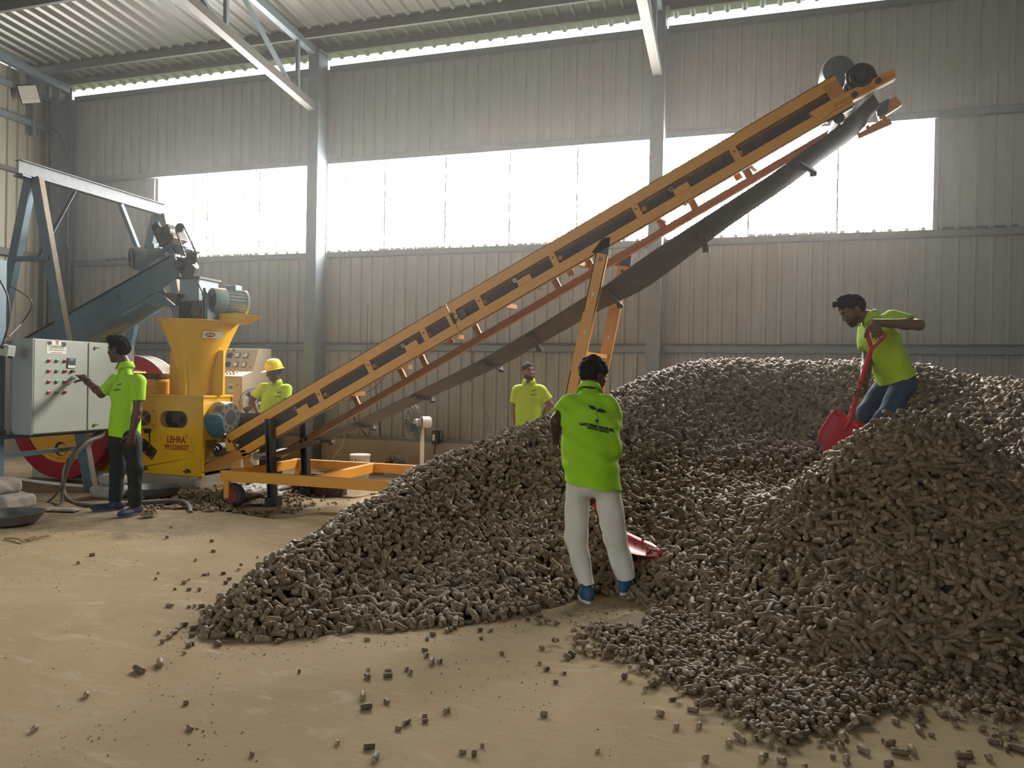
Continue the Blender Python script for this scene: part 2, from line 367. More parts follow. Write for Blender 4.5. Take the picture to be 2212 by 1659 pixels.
# ---- columns (I sections)
places = ['in the left corner of the shed', 'between the first and second window', 'behind the upper half of the conveyor', 'beyond the right end of the window band', 'at the far right end']
for i, x in enumerate(colX):
    c = MB(); ya, yb = 11.08, 11.36; wf = .20
    c.box2((x-wf/2, ya, 0), (x+wf/2, ya+.014, 6.96)).box2((x-wf/2, yb-.014, 0), (x+wf/2, yb, 6.96)).box2((x-.006, ya+.01, 0), (x+.006, yb-.01, 6.96))
    c.box2((x-.14, ya-.03, 6.96), (x+.14, yb+.05, 6.985)).box2((x-.17, ya-.06, 0), (x+.17, yb, .025))
    if i in (1, 2): c.box2((x+.095, ya+.01, 0), (x+.1, yb-.01, 6.95))
    thing('steel_column', c, M['steel'], ['grey steel column in the corner beside the gantry', 'grey steel column between first and second window panels', 'grey steel column crossed by the upper conveyor', 'grey steel column beyond the window band', 'grey steel column at the end of the long wall'][i], 'column', 'wall columns')
# ---- roof
ZR0, SL = 7.13, .065         # underside of the sheet at Y=11.3
def roofz(y): return ZR0+SL*(11.3-y)
roof = empty('ceiling', (0, 0, 7.3), kind='structure')
RP = .25; Ylo, Yhi = -6.0, 11.70
Lr = math.hypot(Yhi-Ylo, SL*(Yhi-Ylo)); ang = math.atan(SL)
me_r = sheet_mesh('roof_sheet', M['roof'], 4, RP, .035, Lr, top=.04, foot=.10)
for i in range(23):
    x = -12.95+i*4*RP
    o = put('roof_sheet', me_r, roof, (x, Yhi, roofz(Yhi)+.003*(i % 2)), (math.pi/2+0, 0, 0))
    # local z (length) -> -Y and rising; local -y (ribs) -> up
    o.rotation_euler = Matrix(((1, 0, 0), (0, -math.sin(ang), -math.cos(ang)), (0, -math.cos(ang), math.sin(ang)))).transposed().to_euler() if False else (0, 0, 0)
    ex = V((1, 0, 0)); ez = V((0, -math.cos(ang), math.sin(ang))); ey = ez.cross(ex)
    o.rotation_euler = Matrix((ex, ey, ez)).transposed().to_euler()
for y, hh in ((11.3, .105), (10.7, .15), (8.85, .17), (7.0, .17), (5.1, .17), (3.2, .17), (1.3, .17), (-.6, .17), (-2.5, .17), (-4.4, .17)):
    z = roofz(y); p = MB().box2((-12.9, y, z-hh), (10.2, y+.006, z)).box2((-12.9, y, z-hh), (10.2, y+.06, z-hh+.006)).box2((-12.9, y-.05, z-.008), (10.2, y, z))
    o = p.obj('purlin', M['purlin'], roof)
# ---- trusses
def truss(x, label, webs):
    t = empty('roof_truss', (x, 11.1, 5.9), label, 'truss', 'roof trusses')
    rz = lambda y: roofz(y)-.20; cz = lambda y: 6.02+.118*(11.1-y)
    ye = 2.0
    MB().bar((x, 11.3, rz(11.3)+.02), (x, -5.5, rz(-5.5)+.02), .11, .12).obj('rafter', M['steel'], t)
    MB().bar((x, 11.12, cz(11.12)), (x, ye, cz(ye)), .13, .13).obj('lower_chord', M['steel_dusty'], t)
    for yb, yt in webs:
        MB().bar((x, yb, cz(yb)), (x, yt, rz(yt)), .055, .055, (1, 0, 0)).obj('web_member', M['steel'], t)
    MB().box((x, 11.2, 6.92), (.22, .3, .03)).obj('cap_plate', M['steel'], t)
W = [(10.62, 10.6), (10.5, 9.05), (8.85, 8.83), (8.7, 7.3), (6.9, 6.9), (6.8, 5.0), (4.9, 4.9), (4.8, 3.0)]
truss(-7.0, 'grey roof truss above the column between the first windows', W); truss(-1.27, 'grey roof truss above the conveyor beside the middle column', W); truss(4.46, 'grey roof truss beyond the window band', W)
o = MB().bar((-12.55, 11.3, roofz(11.3)-.2), (-12.55, -5.5, roofz(-5.5)-.2), .12, .14).obj('gable_rafter', M['steel'], roof)
# ---- left wall (gable) and right wall
wall_left = empty('wall_left', (-12.9, 0, 0), kind='structure')
me_l = sheet_mesh('gable_sheet', M['wall_warm'], 5, PITCH_R, .028, 6.9)
for i in range(17):
    y = 11.5-i*SW
    o = put('gable_sheet', me_l, wall_left, (-12.9, y-SW, .15), (0, 0, math.pi/2)); 
    ex = V((0, 1, 0)); ez = V((0, 0, 1)); ey = ez.cross(ex); o.rotation_euler = Matrix((ex, ey, ez)).transposed().to_euler()
gz = [(6.70, .09), (6.13, .11), (5.17, .08), (3.66, .13), (2.0, .1)]
for z, hh in gz:
    o = MB().box2((-12.86, -5, z-hh/2), (-12.78, 11.35, z+hh/2)).obj('trim_%d' % n_tr, M['steel' if z > 5.5 else 'steel_dusty']); o['kind'] = 'structure'; n_tr += 1
o = MB().box2((-12.84, 10.75, 5.9), (-12.76, 10.82, 7.0)).obj('trim_%d' % n_tr, M['steel']); o['kind'] = 'structure'; n_tr += 1
wr = MB().box2((10.3, -6, 0), (10.34, 11.6, 7.2)); o = wr.obj('wall_right', M['wall']); o['kind'] = 'structure'
# unseen front wall added behind the camera, its doorway sized to limit fill light
fw_ = MB().box2((-13, -6.1, 0), (-9.5, -6.0, 8.3)).box2((-2.2, -6.1, 0), (10.4, -6.0, 8.3)).box2((-9.5, -6.1, 5.2), (-2.2, -6.0, 8.3)); o = fw_.obj('wall_front_added', M['wall']); o['kind'] = 'structure'
o = MB().box2((-13.0, -6, -.05), (-12.7, 11.5, .3)).obj('baseboard_left', M['concrete']); o['kind'] = 'structure'
# ================================================================ the heap of pellets
def heap_points():
    P = []
    def add(px, py, y, dz=0.): p = aY(px, py, y); P.append((p.x, p.y, p.z+dz))
    # crest line, left tip to the far right
    for px, py, y in ((440, 1378, 3.58), (500, 1272, 4.0), (560, 1222, 4.25), (640, 1180, 4.6), (740, 1112, 5.1), (860, 1040, 5.7), (950, 995, 6.1), (1080, 940, 6.6), (1190, 902, 7.0), (1330, 853, 7.5), (1420, 810, 7.8), (1500, 788, 8.0), (1580, 780, 8.2), (1700, 787, 8.2), (1850, 795, 8.1), (2000, 802, 8.0), (2212, 832, 7.8), (2400, 860, 7.6), (2700, 900, 7.3)): add(px, py, y)
    # faces
    for px, py, y in ((620, 1290, 4.0), (760, 1250, 4.45), (900, 1200, 4.9), (900, 1290, 4.45), (1020, 1120, 5.5), (1100, 1240, 4.95), (1150, 1080, 5.9), (1180, 1180, 5.35),
                      (1300, 1150, 5.65), (1300, 1020, 6.4), (1420, 1150, 5.75), (1420, 1240, 5.25), (1450, 980, 6.75), (1560, 900, 7.4), (1500, 1080, 6.15), (1640, 1000, 6.95), (1590, 1075, 6.3), (1700, 930, 7.5), (1740, 985, 7.15), (1800, 860, 7.85), (2120, 900, 7.4), (2100, 850, 7.8),
                      (1560, 1180, 5.6), (1600, 1280, 5.05)): add(px, py, y)
    # nearer mound on the right
    for px, py, y in ((1680, 1075, 5.95), (1760, 1015, 5.95), (1840, 955, 5.95), (1900, 915, 5.95), (1965, 898, 5.95), (2050, 908, 5.9), (2120, 945, 5.85), (2212, 1010, 5.75), (1750, 1150, 5.45), (1850, 1100, 5.4), (1960, 1050, 5.4), (2080, 1060, 5.35), (1750, 1280, 4.95), (1900, 1250, 4.9), (2050, 1240, 4.85), (2180, 1230, 4.8), (1950, 1380, 4.5), (2150, 1390, 4.45), (2400, 1100, 5.5), (2400, 1300, 4.7)): add(px, py, y)
    P += [(.05, 6.35, .60), (.5, 6.5, .56), (1.0, 6.65, .62), (1.5, 6.7, .78), (2.1, 6.75, .92), (2.8, 6.6, .95)]   # trough behind the nearer mound
    # foot of the heap on the floor
    for px, py in ((500, 1385), (600, 1382), (700, 1372), (820, 1362), (930, 1358), (1050, 1342), (1140, 1328), (1210, 1305), (1290, 1283), (1370, 1300), (1450, 1330), (1540, 1362), (1680, 1405), (1800, 1432), (1920, 1450), (2060, 1462), (2212, 1475), (2500, 1520)):
        p = aZ(px, py); P.append((p.x, p.y, 0.))
    # left and rear feet (hidden)
    P += [(-3.12, 4.1, 0), (-3.15, 4.7, 0), (-3.1, 5.4, 0), (-3.05, 6.2, 0), (-2.9, 7.0, 0), (-2.6, 8.0, 0), (-2.0, 9.0, 0), (-.8, 9.7, 0), (.5, 10.1, 0), (2, 10.2, 0), (4, 10, 0), (5.5, 9, 0), (6, 7, 0), (5.5, 5, 0), (4, 3.8, 0), (-3.6, 6, -.5), (-3.5, 4.5, -.45), (-3.4, 7.5, -.4), (-3.2, 3.2, -.35), (-2.6, 2.9, -.4), (-1.6, 3.4, -.5), (-.6, 4.0, -.45), (.6, 3.9, -.4), (2, 3.5, -.5), (-2, 10, -.6), (1, 11, -.5), (4, 11, -.6), (6.8, 7, -.5)]
    return np.array(P)
HP = heap_points()
def _tps(A, B):
    d2 = ((A[:, None, :2]-B[None, :, :2])**2).sum(-1); return np.where(d2 > 1e-9, .5*d2*np.log(np.maximum(d2, 1e-12)), 0)
_n = len(HP); _K = _tps(HP, HP)+np.eye(_n)*.02; _P = np.c_[np.ones(_n), HP[:, :2]]
_S = np.linalg.solve(np.block([[_K, _P], [_P.T, np.zeros((3, 3))]]), np.r_[HP[:, 2], 0, 0, 0])
def heap_raw(x, y):
    x = np.asarray(x, float); q = np.c_[x.ravel(), np.asarray(y, float).ravel()]
    z = np.empty(len(q))
    for i in range(0, len(q), 20000):
        s = slice(i, i+20000); z[s] = _tps(q[s], HP) @ _S[:_n]+_S[_n]+q[s] @ _S[_n+1:]
    return z.reshape(x.shape)
def heap_z(x, y): return np.minimum(heap_raw(x, y), 2.1)
def heap_hit(px, py, back=0.):
    """first point of the heap's surface along a line of sight, pulled back by `back` metres"""
    t = np.arange(3., 9.5, .02); d = np.array(ray(px, py)); Q = np.array(CAM)+t[:, None]*d; h = np.maximum(heap_z(Q[:, 0], Q[:, 1]), 0); i = int(np.argmax(Q[:, 2] < h+.02)); return V(Q[i]-d*back)
def pellet_mat(name, c1, c2, end):
    m = bpy.data.materials.new(name); m.use_nodes = True; nt = m.node_tree; N = nt.nodes; L = nt.links
    b = N['Principled BSDF']; b.inputs['Roughness'].default_value = .56; b.inputs['Specular IOR Level'].default_value = .33
    oi = N.new('ShaderNodeObjectInfo'); r = N.new('ShaderNodeValToRGB'); r.color_ramp.elements[0].color = (*c1, 1); r.color_ramp.elements[1].color = (*c2, 1); L.new(oi.outputs['Random'], r.inputs[0])
    tc = N.new('ShaderNodeTexCoord'); n = N.new('ShaderNodeTexNoise'); n.inputs['Scale'].default_value = 45; n.inputs['Detail'].default_value = 2
    mp = N.new('ShaderNodeMapping'); mp.inputs['Scale'].default_value = (3, 1, 1); L.new(tc.outputs['Object'], mp.inputs[0]); L.new(mp.outputs[0], n.inputs['Vector'])
    mx = N.new('ShaderNodeMix'); mx.data_type = 'RGBA'; mx.blend_type = 'MULTIPLY'; mx.inputs[0].default_value = .7
    rr = N.new('ShaderNodeValToRGB'); rr.color_ramp.elements[0].position = .3; rr.color_ramp.elements[0].color = (.45, .42, .38, 1); rr.color_ramp.elements[1].position = .7; rr.color_ramp.elements[1].color = (1.3, 1.25, 1.15, 1); L.new(n.outputs[0], rr.inputs[0])
    L.new(r.outputs[0], mx.inputs[6]); L.new(rr.outputs[0], mx.inputs[7]); L.new(mx.outputs[2], b.inputs['Base Color'])
    return m
M['pellet'] = pellet_mat('pressed_biomass', (.112, .078, .046), (.265, .190, .115), None)
M['pellet_end'] = pellet_mat('pellet_broken_end', (.22, .16, .10), (.36, .27, .17), None)
M['core'] = mat('pellet_gap_shade', (.04, .030, .021), .95, 0, (.065, .05, .034), 30, .6, bump=.6, bscale=60)  # filler under the pellets, coloured dark to paint the shade in their gaps
M['crumb'] = mat('pellet_crumb', (.16, .105, .06), .9, 0, (.25, .18, .11), 60, .6)
def pellet_mesh(name, L, r, bend, seed, n=9, rings=7):
    R = random.Random(seed); mb = MB(); vs = []
    for i in range(rings):
        t = i/(rings-1); x = (t-.5)*L; rr = r*(1+R.uniform(-.05, .05)); rr *= .90 if i in (0, rings-1) else 1
        zc = bend*(1-(2*t-1)**2); jx = R.uniform(-.003, .003) if i in (0, rings-1) else 0
        for k in range(n):
            a = 2*math.pi*k/n; q = rr*(1+R.uniform(-.05, .05)); vs.append((x+jx+R.uniform(-.002, .002)*(i in (0, rings-1)), q*math.cos(a), q*math.sin(a)+zc))
    fs = [(i*n+k, i*n+(k+1) % n, (i+1)*n+(k+1) % n, (i+1)*n+k) for i in range(rings-1) for k in range(n)]
    mb.add(vs, fs); mb.mi = 1
    e0 = len(mb.v); mb.add([(-L/2-.002, 0, 0), (L/2+.002, 0, 0)], [])
    mb.f += [(e0, (k+1) % n, k) for k in range(n)]+[(e0+1, (rings-1)*n+k, (rings-1)*n+(k+1) % n) for k in range(n)]; mb.m += [1]*(2*n)
    me = mb.mesh(name, [M['pellet'], M['pellet_end']], smooth=True)
    me.polygons.foreach_set('use_smooth', [len(p.vertices) == 4 for p in me.polygons]); return me
PEL = [pellet_mesh('pellet_%d' % i, L*1.08, .0185, b, i) for i, (L, b) in enumerate(((.05, 0), (.065, 0), (.08, .003), (.095, .004), (.115, .009), (.15, .012), (.17, .02), (.035, 0), (.026, 0)))]
PEL_LEN = (.05, .065, .08, .095, .115, .15, .17, .035, .026)
pcol = bpy.data.collections.new('pellet_kinds')
for i, me in enumerate(PEL):
    o = bpy.data.objects.new('pellet_kind_%d' % i, me); pcol.objects.link(o)
def scatter(name, pos, rot, idx, scl, coll, parent=None):
    """one object that instances small meshes of a collection on its points"""
    me = bpy.data.meshes.new(name); me.from_pydata([tuple(p) for p in pos], [], [])
    a = me.attributes.new('rot', 'FLOAT_VECTOR', 'POINT'); a.data.foreach_set('vector', np.asarray(rot, np.float32).ravel())
    a = me.attributes.new('idx', 'INT', 'POINT'); a.data.foreach_set('value', np.asarray(idx, np.int32))
    a = me.attributes.new('scl', 'FLOAT', 'POINT'); a.data.foreach_set('value', np.asarray(scl, np.float32))
    o = link(name, me, parent)
    ng = bpy.data.node_groups.new(name+'_nodes', 'GeometryNodeTree'); ng.interface.new_socket('Geometry', in_out='INPUT', socket_type='NodeSocketGeometry'); ng.interface.new_socket('Geometry', in_out='OUTPUT', socket_type='NodeSocketGeometry')
    N = ng.nodes; L = ng.links; gi = N.new('NodeGroupInput'); go = N.new('NodeGroupOutput'); ip = N.new('GeometryNodeInstanceOnPoints'); ci = N.new('GeometryNodeCollectionInfo')
    ci.inputs['Collection'].default_value = coll; ci.inputs['Separate Children'].default_value = True; ci.inputs['Reset Children'].default_value = True
    def at(nm, t):
        n = N.new('GeometryNodeInputNamedAttribute'); n.data_type = t; n.inputs['Name'].default_value = nm; return n.outputs['Attribute']
    L.new(gi.outputs[0], ip.inputs['Points']); L.new(ci.outputs[0], ip.inputs['Instance']); ip.inputs['Pick Instance'].default_value = True
    L.new(at('idx', 'INT'), ip.inputs['Instance Index']); L.new(at('rot', 'FLOAT_VECTOR'), ip.inputs['Rotation']); L.new(at('scl', 'FLOAT'), ip.inputs['Scale'])
    L.new(ip.outputs[0], go.inputs[0]); md = o.modifiers.new('scatter', 'NODES'); md.node_group = ng
    return o
def project_px(P):
    q = np.asarray(P)-np.array(CAM); d = q @ np.array(FW); return IW/2+FPX*(q @ np.array(RT))/d, IH/2-FPX*(q @ np.array(UP))/d, d
def lay(pos, nrm, tilt, rng):
    """euler rotations that lay pellets (axis x) along a surface with normals nrm, random heading and tilt"""
    n = len(pos); a = rng.uniform(0, 2*np.pi, n); t = np.stack([np.cos(a), np.sin(a), np.zeros(n)], 1)
    t -= nrm*(t*nrm).sum(1, keepdims=True); t += nrm*np.tan(rng.normal(0, tilt, n).clip(-1.2, 1.2))[:, None]; t /= np.linalg.norm(t, axis=1, keepdims=True)
    yaw = np.arctan2(t[:, 1], t[:, 0]); pit = -np.arcsin(np.clip(t[:, 2], -1, 1)); return np.stack([rng.uniform(0, 6.28, n), pit, yaw], 1)
pile = empty('pellet_heap', (0, 6.5, 0), 'huge brown heap of cylindrical biomass pellets filling the shed floor', 'pellet heap', kind='stuff')
gx = np.arange(-3.6, 6.2, .07); gy = np.arange(3.0, 10.6, .07)
core = link('heap_core', grid_mesh('heap_core', gx, gy, lambda X, Y: np.maximum(heap_z(X, Y)-.035, -.06), M['core']), pile)
def heap_normal(x, y, e=.04):
    zx = (heap_z(x+e, y)-heap_z(x-e, y))/(2*e); zy = (heap_z(x, y+e)-heap_z(x, y-e))/(2*e)
    n = np.stack([-zx, -zy, np.ones_like(zx)], -1); return n/np.linalg.norm(n, axis=-1, keepdims=True)
def pile_pellets():
    rng = np.random.default_rng(11); n = 118000
    x = rng.uniform(-3.5, 6.2, n); y = rng.uniform(3.2, 9.6, n); z = heap_z(x, y); k = z > .0
    x, y, z = x[k], y[k], z[k]; nr = heap_normal(x, y)
    # keep more on steep ground so the cover stays even; drop what faces away behind the crest
    keep = rng.random(len(x)) < np.clip(.50/np.maximum(nr[:, 2], .3), 0, 1)
    view = np.array(CAM)-np.stack([x, y, z], 1); view /= np.linalg.norm(view, axis=1, keepdims=True)
    keep &= ((nr*view).sum(1) > -.22)
    px, py, d = project_px(np.stack([x, y, z], 1)); keep &= (px > -60) & (px < IW+1300)
    x, y, z, nr = x[keep], y[keep], z[keep], nr[keep]
    P = np.stack([x, y, z], 1)+nr*rng.uniform(-.022, .020, len(x))[:, None]
    # longer pellets on the right-hand mound, shorter ones at the toe
    long_w = sstep(-.6, .6, x-.35*(y-5.2))*(1-sstep(6.2, 7.0, y))
    u = rng.random(len(x)); idx = np.where(u < .22, 0, np.where(u < .45, 1, np.where(u < .75, 2, 3)))
    u2 = rng.random(len(x)); il = np.where(u2 < .2, 2, np.where(u2 < .45, 3, np.where(u2 < .75, 4, np.where(u2 < .93, 5, 6))))
    idx = np.where(rng.random(len(x)) < long_w*.85, il, idx)
    return P, lay(P, nr, .38, rng), idx, rng.uniform(.86, 1.12, len(x))
PP, PR, PI_, PS = pile_pellets()
scatter('heap_pellets', PP, PR, PI_, PS, pcol, pile)['kind'] = 'stuff'
# ================================================================ belt conveyor
YN, YF = 7.90, 8.65
cv = empty('belt_conveyor', (-5.0, 8.25, 0), 'tall orange inclined belt conveyor rising over the pellet heap', 'conveyor')
C0 = aY(487, 938, YN); C1 = aY(1802, 161, YN); CU = (C1-C0).normalized(); CN = V((CU.z, 0, -CU.x)); CL = (C1-C0).length   # CN points down, square to the frame
def cp(s, t, y): return V((C0.x, y, C0.z))+CU*s+CN*t
def s_of(px, t=.18, y=YN):
    a = V((C0.x, y, C0.z))+CN*t; d = ray(px, 800); # intersect column of pixels px with the frame line
    lo, hi = -2., CL+2.
    for _ in range(50):
        m = (lo+hi)/2; x = project_px(np.array([a+CU*m]))[0][0]
        if x < px: lo = m
        else: hi = m
    return (lo+hi)/2
def cbar(s0, s1, t0, t1, y0, y1, mb): return mb.prism([cp(s0, t0, y0), cp(s1, t0, y0), cp(s1, t1, y0), cp(s0, t1, y0)], (0, y1-y0, 0))
sE = CL; TT, TO, TB = .125, .245, .365
# near side: channels (web + lips) split at the bolted joint
sj = s_of(978)
for a, b in ((0, sj-.004), (sj+.004, sE)):
    m = MB(); cbar(a, b, 0, TT, YN, YN+.008, m); cbar(a, b, 0, .008, YN, YN+.055, m); cbar(a, b, TT-.008, TT, YN, YN+.055, m); m.obj('top_stringer', M['orange'], cv)
for a, b in ((.10, sj-.004), (sj+.004, sE+.02)):
    m = MB(); cbar(a, b, TO, TB, YN, YN+.008, m); cbar(a, b, TB-.008, TB, YN, YN+.055, m); cbar(a, b, TO, TO+.008, YN, YN+.055, m); m.obj('bottom_stringer', M['orange'], cv)
for px in (690, 797, 917, 971, 985, 1036, 1196, 1376, 1588):
    s = s_of(px); wd = .045 if px in (971, 985) else .07
    m = MB(); cbar(s-wd/2, s+wd/2, TT-.01, TO+.01, YN-.001, YN+.007, m); cbar(s-wd/2, s-wd/2+.008, TT, TO, YN, YN+.06, m)
    up = m.obj('upright', M['orange'], cv)
    if wd > .05: MB().cyl(cp(s, .16, YN-.006), cp(s, .16, YN+.002), .011, n=8).obj('bolt', M['black'], up)
s = s_of(1811); m = MB(); cbar(s-.09, s+.05, .05, TO+.02, YN-.006, YN+.006, m); m.obj('end_plate', M['orange_dk'], cv)
# fish plate with bolts at the joint
s = sj; m = MB(); cbar(s+.015, s+.16, .14, .24, YN+.012, YN+.02, m); fp = m.obj('joint_plate', M['steel_dusty'], cv)
for ds, t in ((.03, .15), (.07, .165), (.03, .225), (.06, .21)): MB().cyl(cp(s+ds, t, YN-.01), cp(s+ds, t, YN+.02), .013, n=6).obj('bolt', M['black'], fp)
# roller brackets and troughing rollers seen in the openings
for px in (642, 876, 1118, 1456):
    s = s_of(px); m = MB(); cbar(s-.02, s+.15, .185, TO+.01, YN-.004, YN+.006, m); m.obj('roller_bracket', M['orange'], cv)
    r = MB(); r.cyl(cp(s-.03, .165, YN+.015), cp(s-.03, .165, YN+.075), .036, n=16); r.cyl(cp(s-.03, .165, YN+.005), cp(s-.03, .165, YN+.016), .02, n=12); ro = r.obj('roller', M['rubber'], cv, smooth=True)
    MB().lathe(cp(s-.03, .165, YN+.004), (0, -1, 0), [(.015, 0), (.022, 0), (.022, .004), (.015, .004)], 12, close=True).obj('roller_ring', M['metal'], ro)
    MB().cyl(cp(s+.06, .20, YN+.06), cp(s+.06, .20, YF-.06), .036, n=16).obj('roller', M['metal'], cv, smooth=True)
# belt carrying run, side skirts and floor pan
m = MB(); cbar(-.10, sE+.05, .10, .112, YN+.09, YF-.09, m); m.obj('carrying_belt', M['rubber'], cv)
for y, tb in ((YN+.075, .262), (YF-.08, .19)):
    m = MB(); cbar(.06, sE, .08, tb, y, y+.005, m); m.obj('side_skirt', M['rubber'], cv)
# angled braces across the openings' lower corners
for px in (700, 806, 924, 1045, 1210, 1392, 1600):
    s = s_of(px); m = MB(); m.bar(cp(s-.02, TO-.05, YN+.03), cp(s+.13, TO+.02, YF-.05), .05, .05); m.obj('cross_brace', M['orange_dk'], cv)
# far side frame
m = MB(); cbar(0, sE, 0, TT, YF-.008, YF, m); cbar(0, sE, 0, .008, YF-.05, YF, m); m.obj('top_stringer', M['orange'], cv)
for px in (690, 917, 1196, 1588):
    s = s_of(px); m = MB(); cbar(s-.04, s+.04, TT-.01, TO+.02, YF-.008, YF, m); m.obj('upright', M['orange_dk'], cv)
def far_bar(mb, s0, s1):
    q = []
    for s in (s0, s1):
        k = .09*(1-s/sE); q.append((cp(s, .285+k, YF), cp(s, .365+k, YF)))
    mb.prism([q[0][0], q[1][0], q[1][1], q[0][1]], (0, -.008, 0)); mb.prism([q[0][1], q[1][1], q[1][1]+CN*.008, q[0][1]+CN*.008], (0, -.06, 0)); mb.prism([q[0][0], q[1][0], q[1][0]+CN*.008, q[0][0]+CN*.008], (0, -.04, 0))
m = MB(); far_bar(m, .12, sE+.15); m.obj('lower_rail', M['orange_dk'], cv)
for px in (706, 812, 862, 985, 1170, 1248, 1415, 1490, 1618):
    s = s_of(px, .3); k = .09*(1-s/sE); m = MB(); cbar(s-.03, s+.05, .20, .29+k, YF-.05, YF-.042, m); cbar(s+.042, s+.05, .20, .29+k, YF-.09, YF-.042, m); m.obj('rail_bracket', M['orange_dk'], cv)
# sagging return belt
upp = [(1888, 205), (1873, 217), (1804, 279), (1735, 328), (1672, 374), (1558, 448), (1400, 551), (1301, 622), (1266, 641), (1180, 695), (1140, 719), (1035, 780), (888, 853), (762, 914), (644, 961), (560, 990)]
low = [(1902, 228), (1893, 240), (1848, 294), (1775, 347), (1700, 404), (1575, 489), (1412, 611), (1335, 652), (1290, 674), (1203, 723), (1160, 747), (1079, 792), (930, 858), (803, 918), (670, 962), (575, 992)]
NU = bez([aY(x, y, YN+.09) for x, y in upp], 3); NL = bez([aY(x, y, YF-.09) for x, y in low], 3)
m = MB(); k = 5; vs = []
for a, b in zip(NU, NL):
    for off in (0, .008):
        for j in range(k):
            t = j/(k-1); p = a.lerp(b, t); vs.append(p+CN*(-off+.03*math.sin(math.pi*t)))
fs = []
n = len(NU)
for i in range(n-1):
    for j in range(k-1):
        a = i*2*k+j; b = (i+1)*2*k+j; fs += [(a, b, b+1, a+1), (a+k+1, b+k+1, b+k, a+k)]
    for j, q in ((0, 0), (k-1, k-1)): a = i*2*k+q; b = (i+1)*2*k+q; fs.append((a, a+k, b+k, b))
m.add(vs, fs); m.obj('return_belt', M['belt_in'], cv, smooth=True)
def belt_pt(px):
    i = min(range(n), key=lambda j: abs(project_px(np.array([NU[j]]))[0][0]-px)); return NU[i], NL[i]
for px in (1725, 1480, 1300, 1142, 1032, 885, 770, 670):
    a, b = belt_pt(px); d = (b-a); c = MB().bar(a+d*.06+CN*.03, b-d*.02+CN*.03, .05, .012, CN).bar(a+d*.06+CN*.045+CU*.03, b-d*.02+CN*.045+CU*.03, .006, .05, CN)
    co = c.obj('cleat', M['belt_in'], cv); MB().box(b+CN*.05+V((0, .03, 0)), (.07, .06, .05)).obj('cleat_end', M['steel_dusty'], co)
# tail end: nose channel, tail drum, bearings, end plate
m = MB(); m.prism([aY(628-100, 972, YN), aY(540, 985, YN), aY(441, 1022, YN), aY(440, 1003, YN), aY(505, 973, YN)], (0, .008, 0)); q0 = aY(440, 1003, YN); q1 = aY(505, 973, YN); m.prism([q0, q1, q1-V((0, 0, .01)), q0-V((0, 0, .01))], (0, .06, 0)); m.obj('nose_channel', M['orange_dk'], cv)
m = MB(); m.prism([aY(483, 940, YN), aY(497, 944, YN), aY(508, 972, YN), aY(490, 976, YN)], (0, .05, 0)); m.obj('end_plate', M['orange'], cv)
tc_ = aY(470, 972, YN+.05); td = MB().cyl(tc_, tc_+V((0, YF-YN-.1, 0)), .085, n=24); tdo = td.obj('tail_drum', M['rubber'], cv, smooth=True)
MB().cyl(tc_-V((0, .05, 0)), tc_, .05, n=18).cyl(tc_-V((0, .075, 0)), tc_-V((0, .05, 0)), .028, n=14).box(tc_+V((.09, -.03, -.02)), (.16, .05, .05), Euler((0, -.5, 0)).to_matrix()).obj('bearing', M['iron'], tdo, smooth=True)
b0 = aY(482, 943, YN-.02); MB().cyl(b0, b0+V((0, .06, 0)), .035, n=14).obj('bearing', M['iron'], tdo, smooth=True)
t2 = aY(553, 985, YN+.05); MB().cyl(t2, t2+V((0, YF-YN-.1, 0)), .05, n=20).obj('snub_roller', M['metal'], cv, smooth=True)
# hinge foot plate
m = MB(); m.prism([aY(521, 972, YN+.02), aY(541, 965, YN+.02), aY(542, 985, YN+.02), aY(538, 996, YN+.02), aY(549, 1009, YN+.02), aY(527, 1011, YN+.02), aY(524, 990, YN+.02)], (0, .012, 0)); m.obj('hinge_foot', M['orange_dk'], cv)
# head end: long bar, drum, bearing, take-up, far stub
m = MB(); m.prism([aY(1748, 243, YN-.02), aY(1796, 215, YN-.02), aY(1930, 147, YN-.02), aY(1937, 167, YN-.02), aY(1802, 238, YN-.02), aY(1772, 262, YN-.02)], (0, .10, 0)); hb = m.obj('head_bar', M['orange'], cv, bevel=.006)
m = MB(); m.prism([aY(1800, 226, YN-.03), aY(1932, 157, YN-.03), aY(1934, 162, YN-.03), aY(1802, 232, YN-.03)], (0, .012, 0)); m.obj('bar_lip', M['orange_dk'], hb)
for x, y in ((1846, 203), (1898, 173)): c = aY(x, y, YN-.05); MB().cyl(c, c+V((0, .03, 0)), .03, n=6).cyl(c-V((0, .03, 0)), c, .014, n=6).obj('bolt', M['iron'], hb)
hc = aY(1860, 166, YN+.0); MB().cyl(hc, hc+V((0, .08, 0)), .135, n=28).lathe(hc-V((0, .012, 0)), (0, 1, 0), [(.07, -.02), (.105, -.02), (.11, .012), (.07, .012)], 28, close=True).cyl(hc-V((0, .045, 0)), hc, .062, n=20).box(hc+V((.0, .05, -.12)), (.34, .1, .08), Euler((0, -.5, 0)).to_matrix()).obj('head_bearing', M['iron'], cv, smooth=True)
MB().cyl(hc+V((.02, .1, -.02)), hc+V((.02, YF-YN-.08, -.02)), .15, n=28).obj('head_drum', M['rubber'], cv, smooth=True)
MB().prism([aY(1826, 158, YN+.05), aY(1850, 146, YN+.05), aY(1862, 186, YN+.05), aY(1834, 200, YN+.05)], (0, .02, 0)).obj('belt_guard', M['blue_steel'], cv)
m = MB(); m.prism([aY(1893, 233, YF), aY(1936, 207, YF), aY(1949, 226, YF), aY(1900, 258, YF)], (0, .06, 0)); fb = m.obj('head_bar', M['orange'], cv)
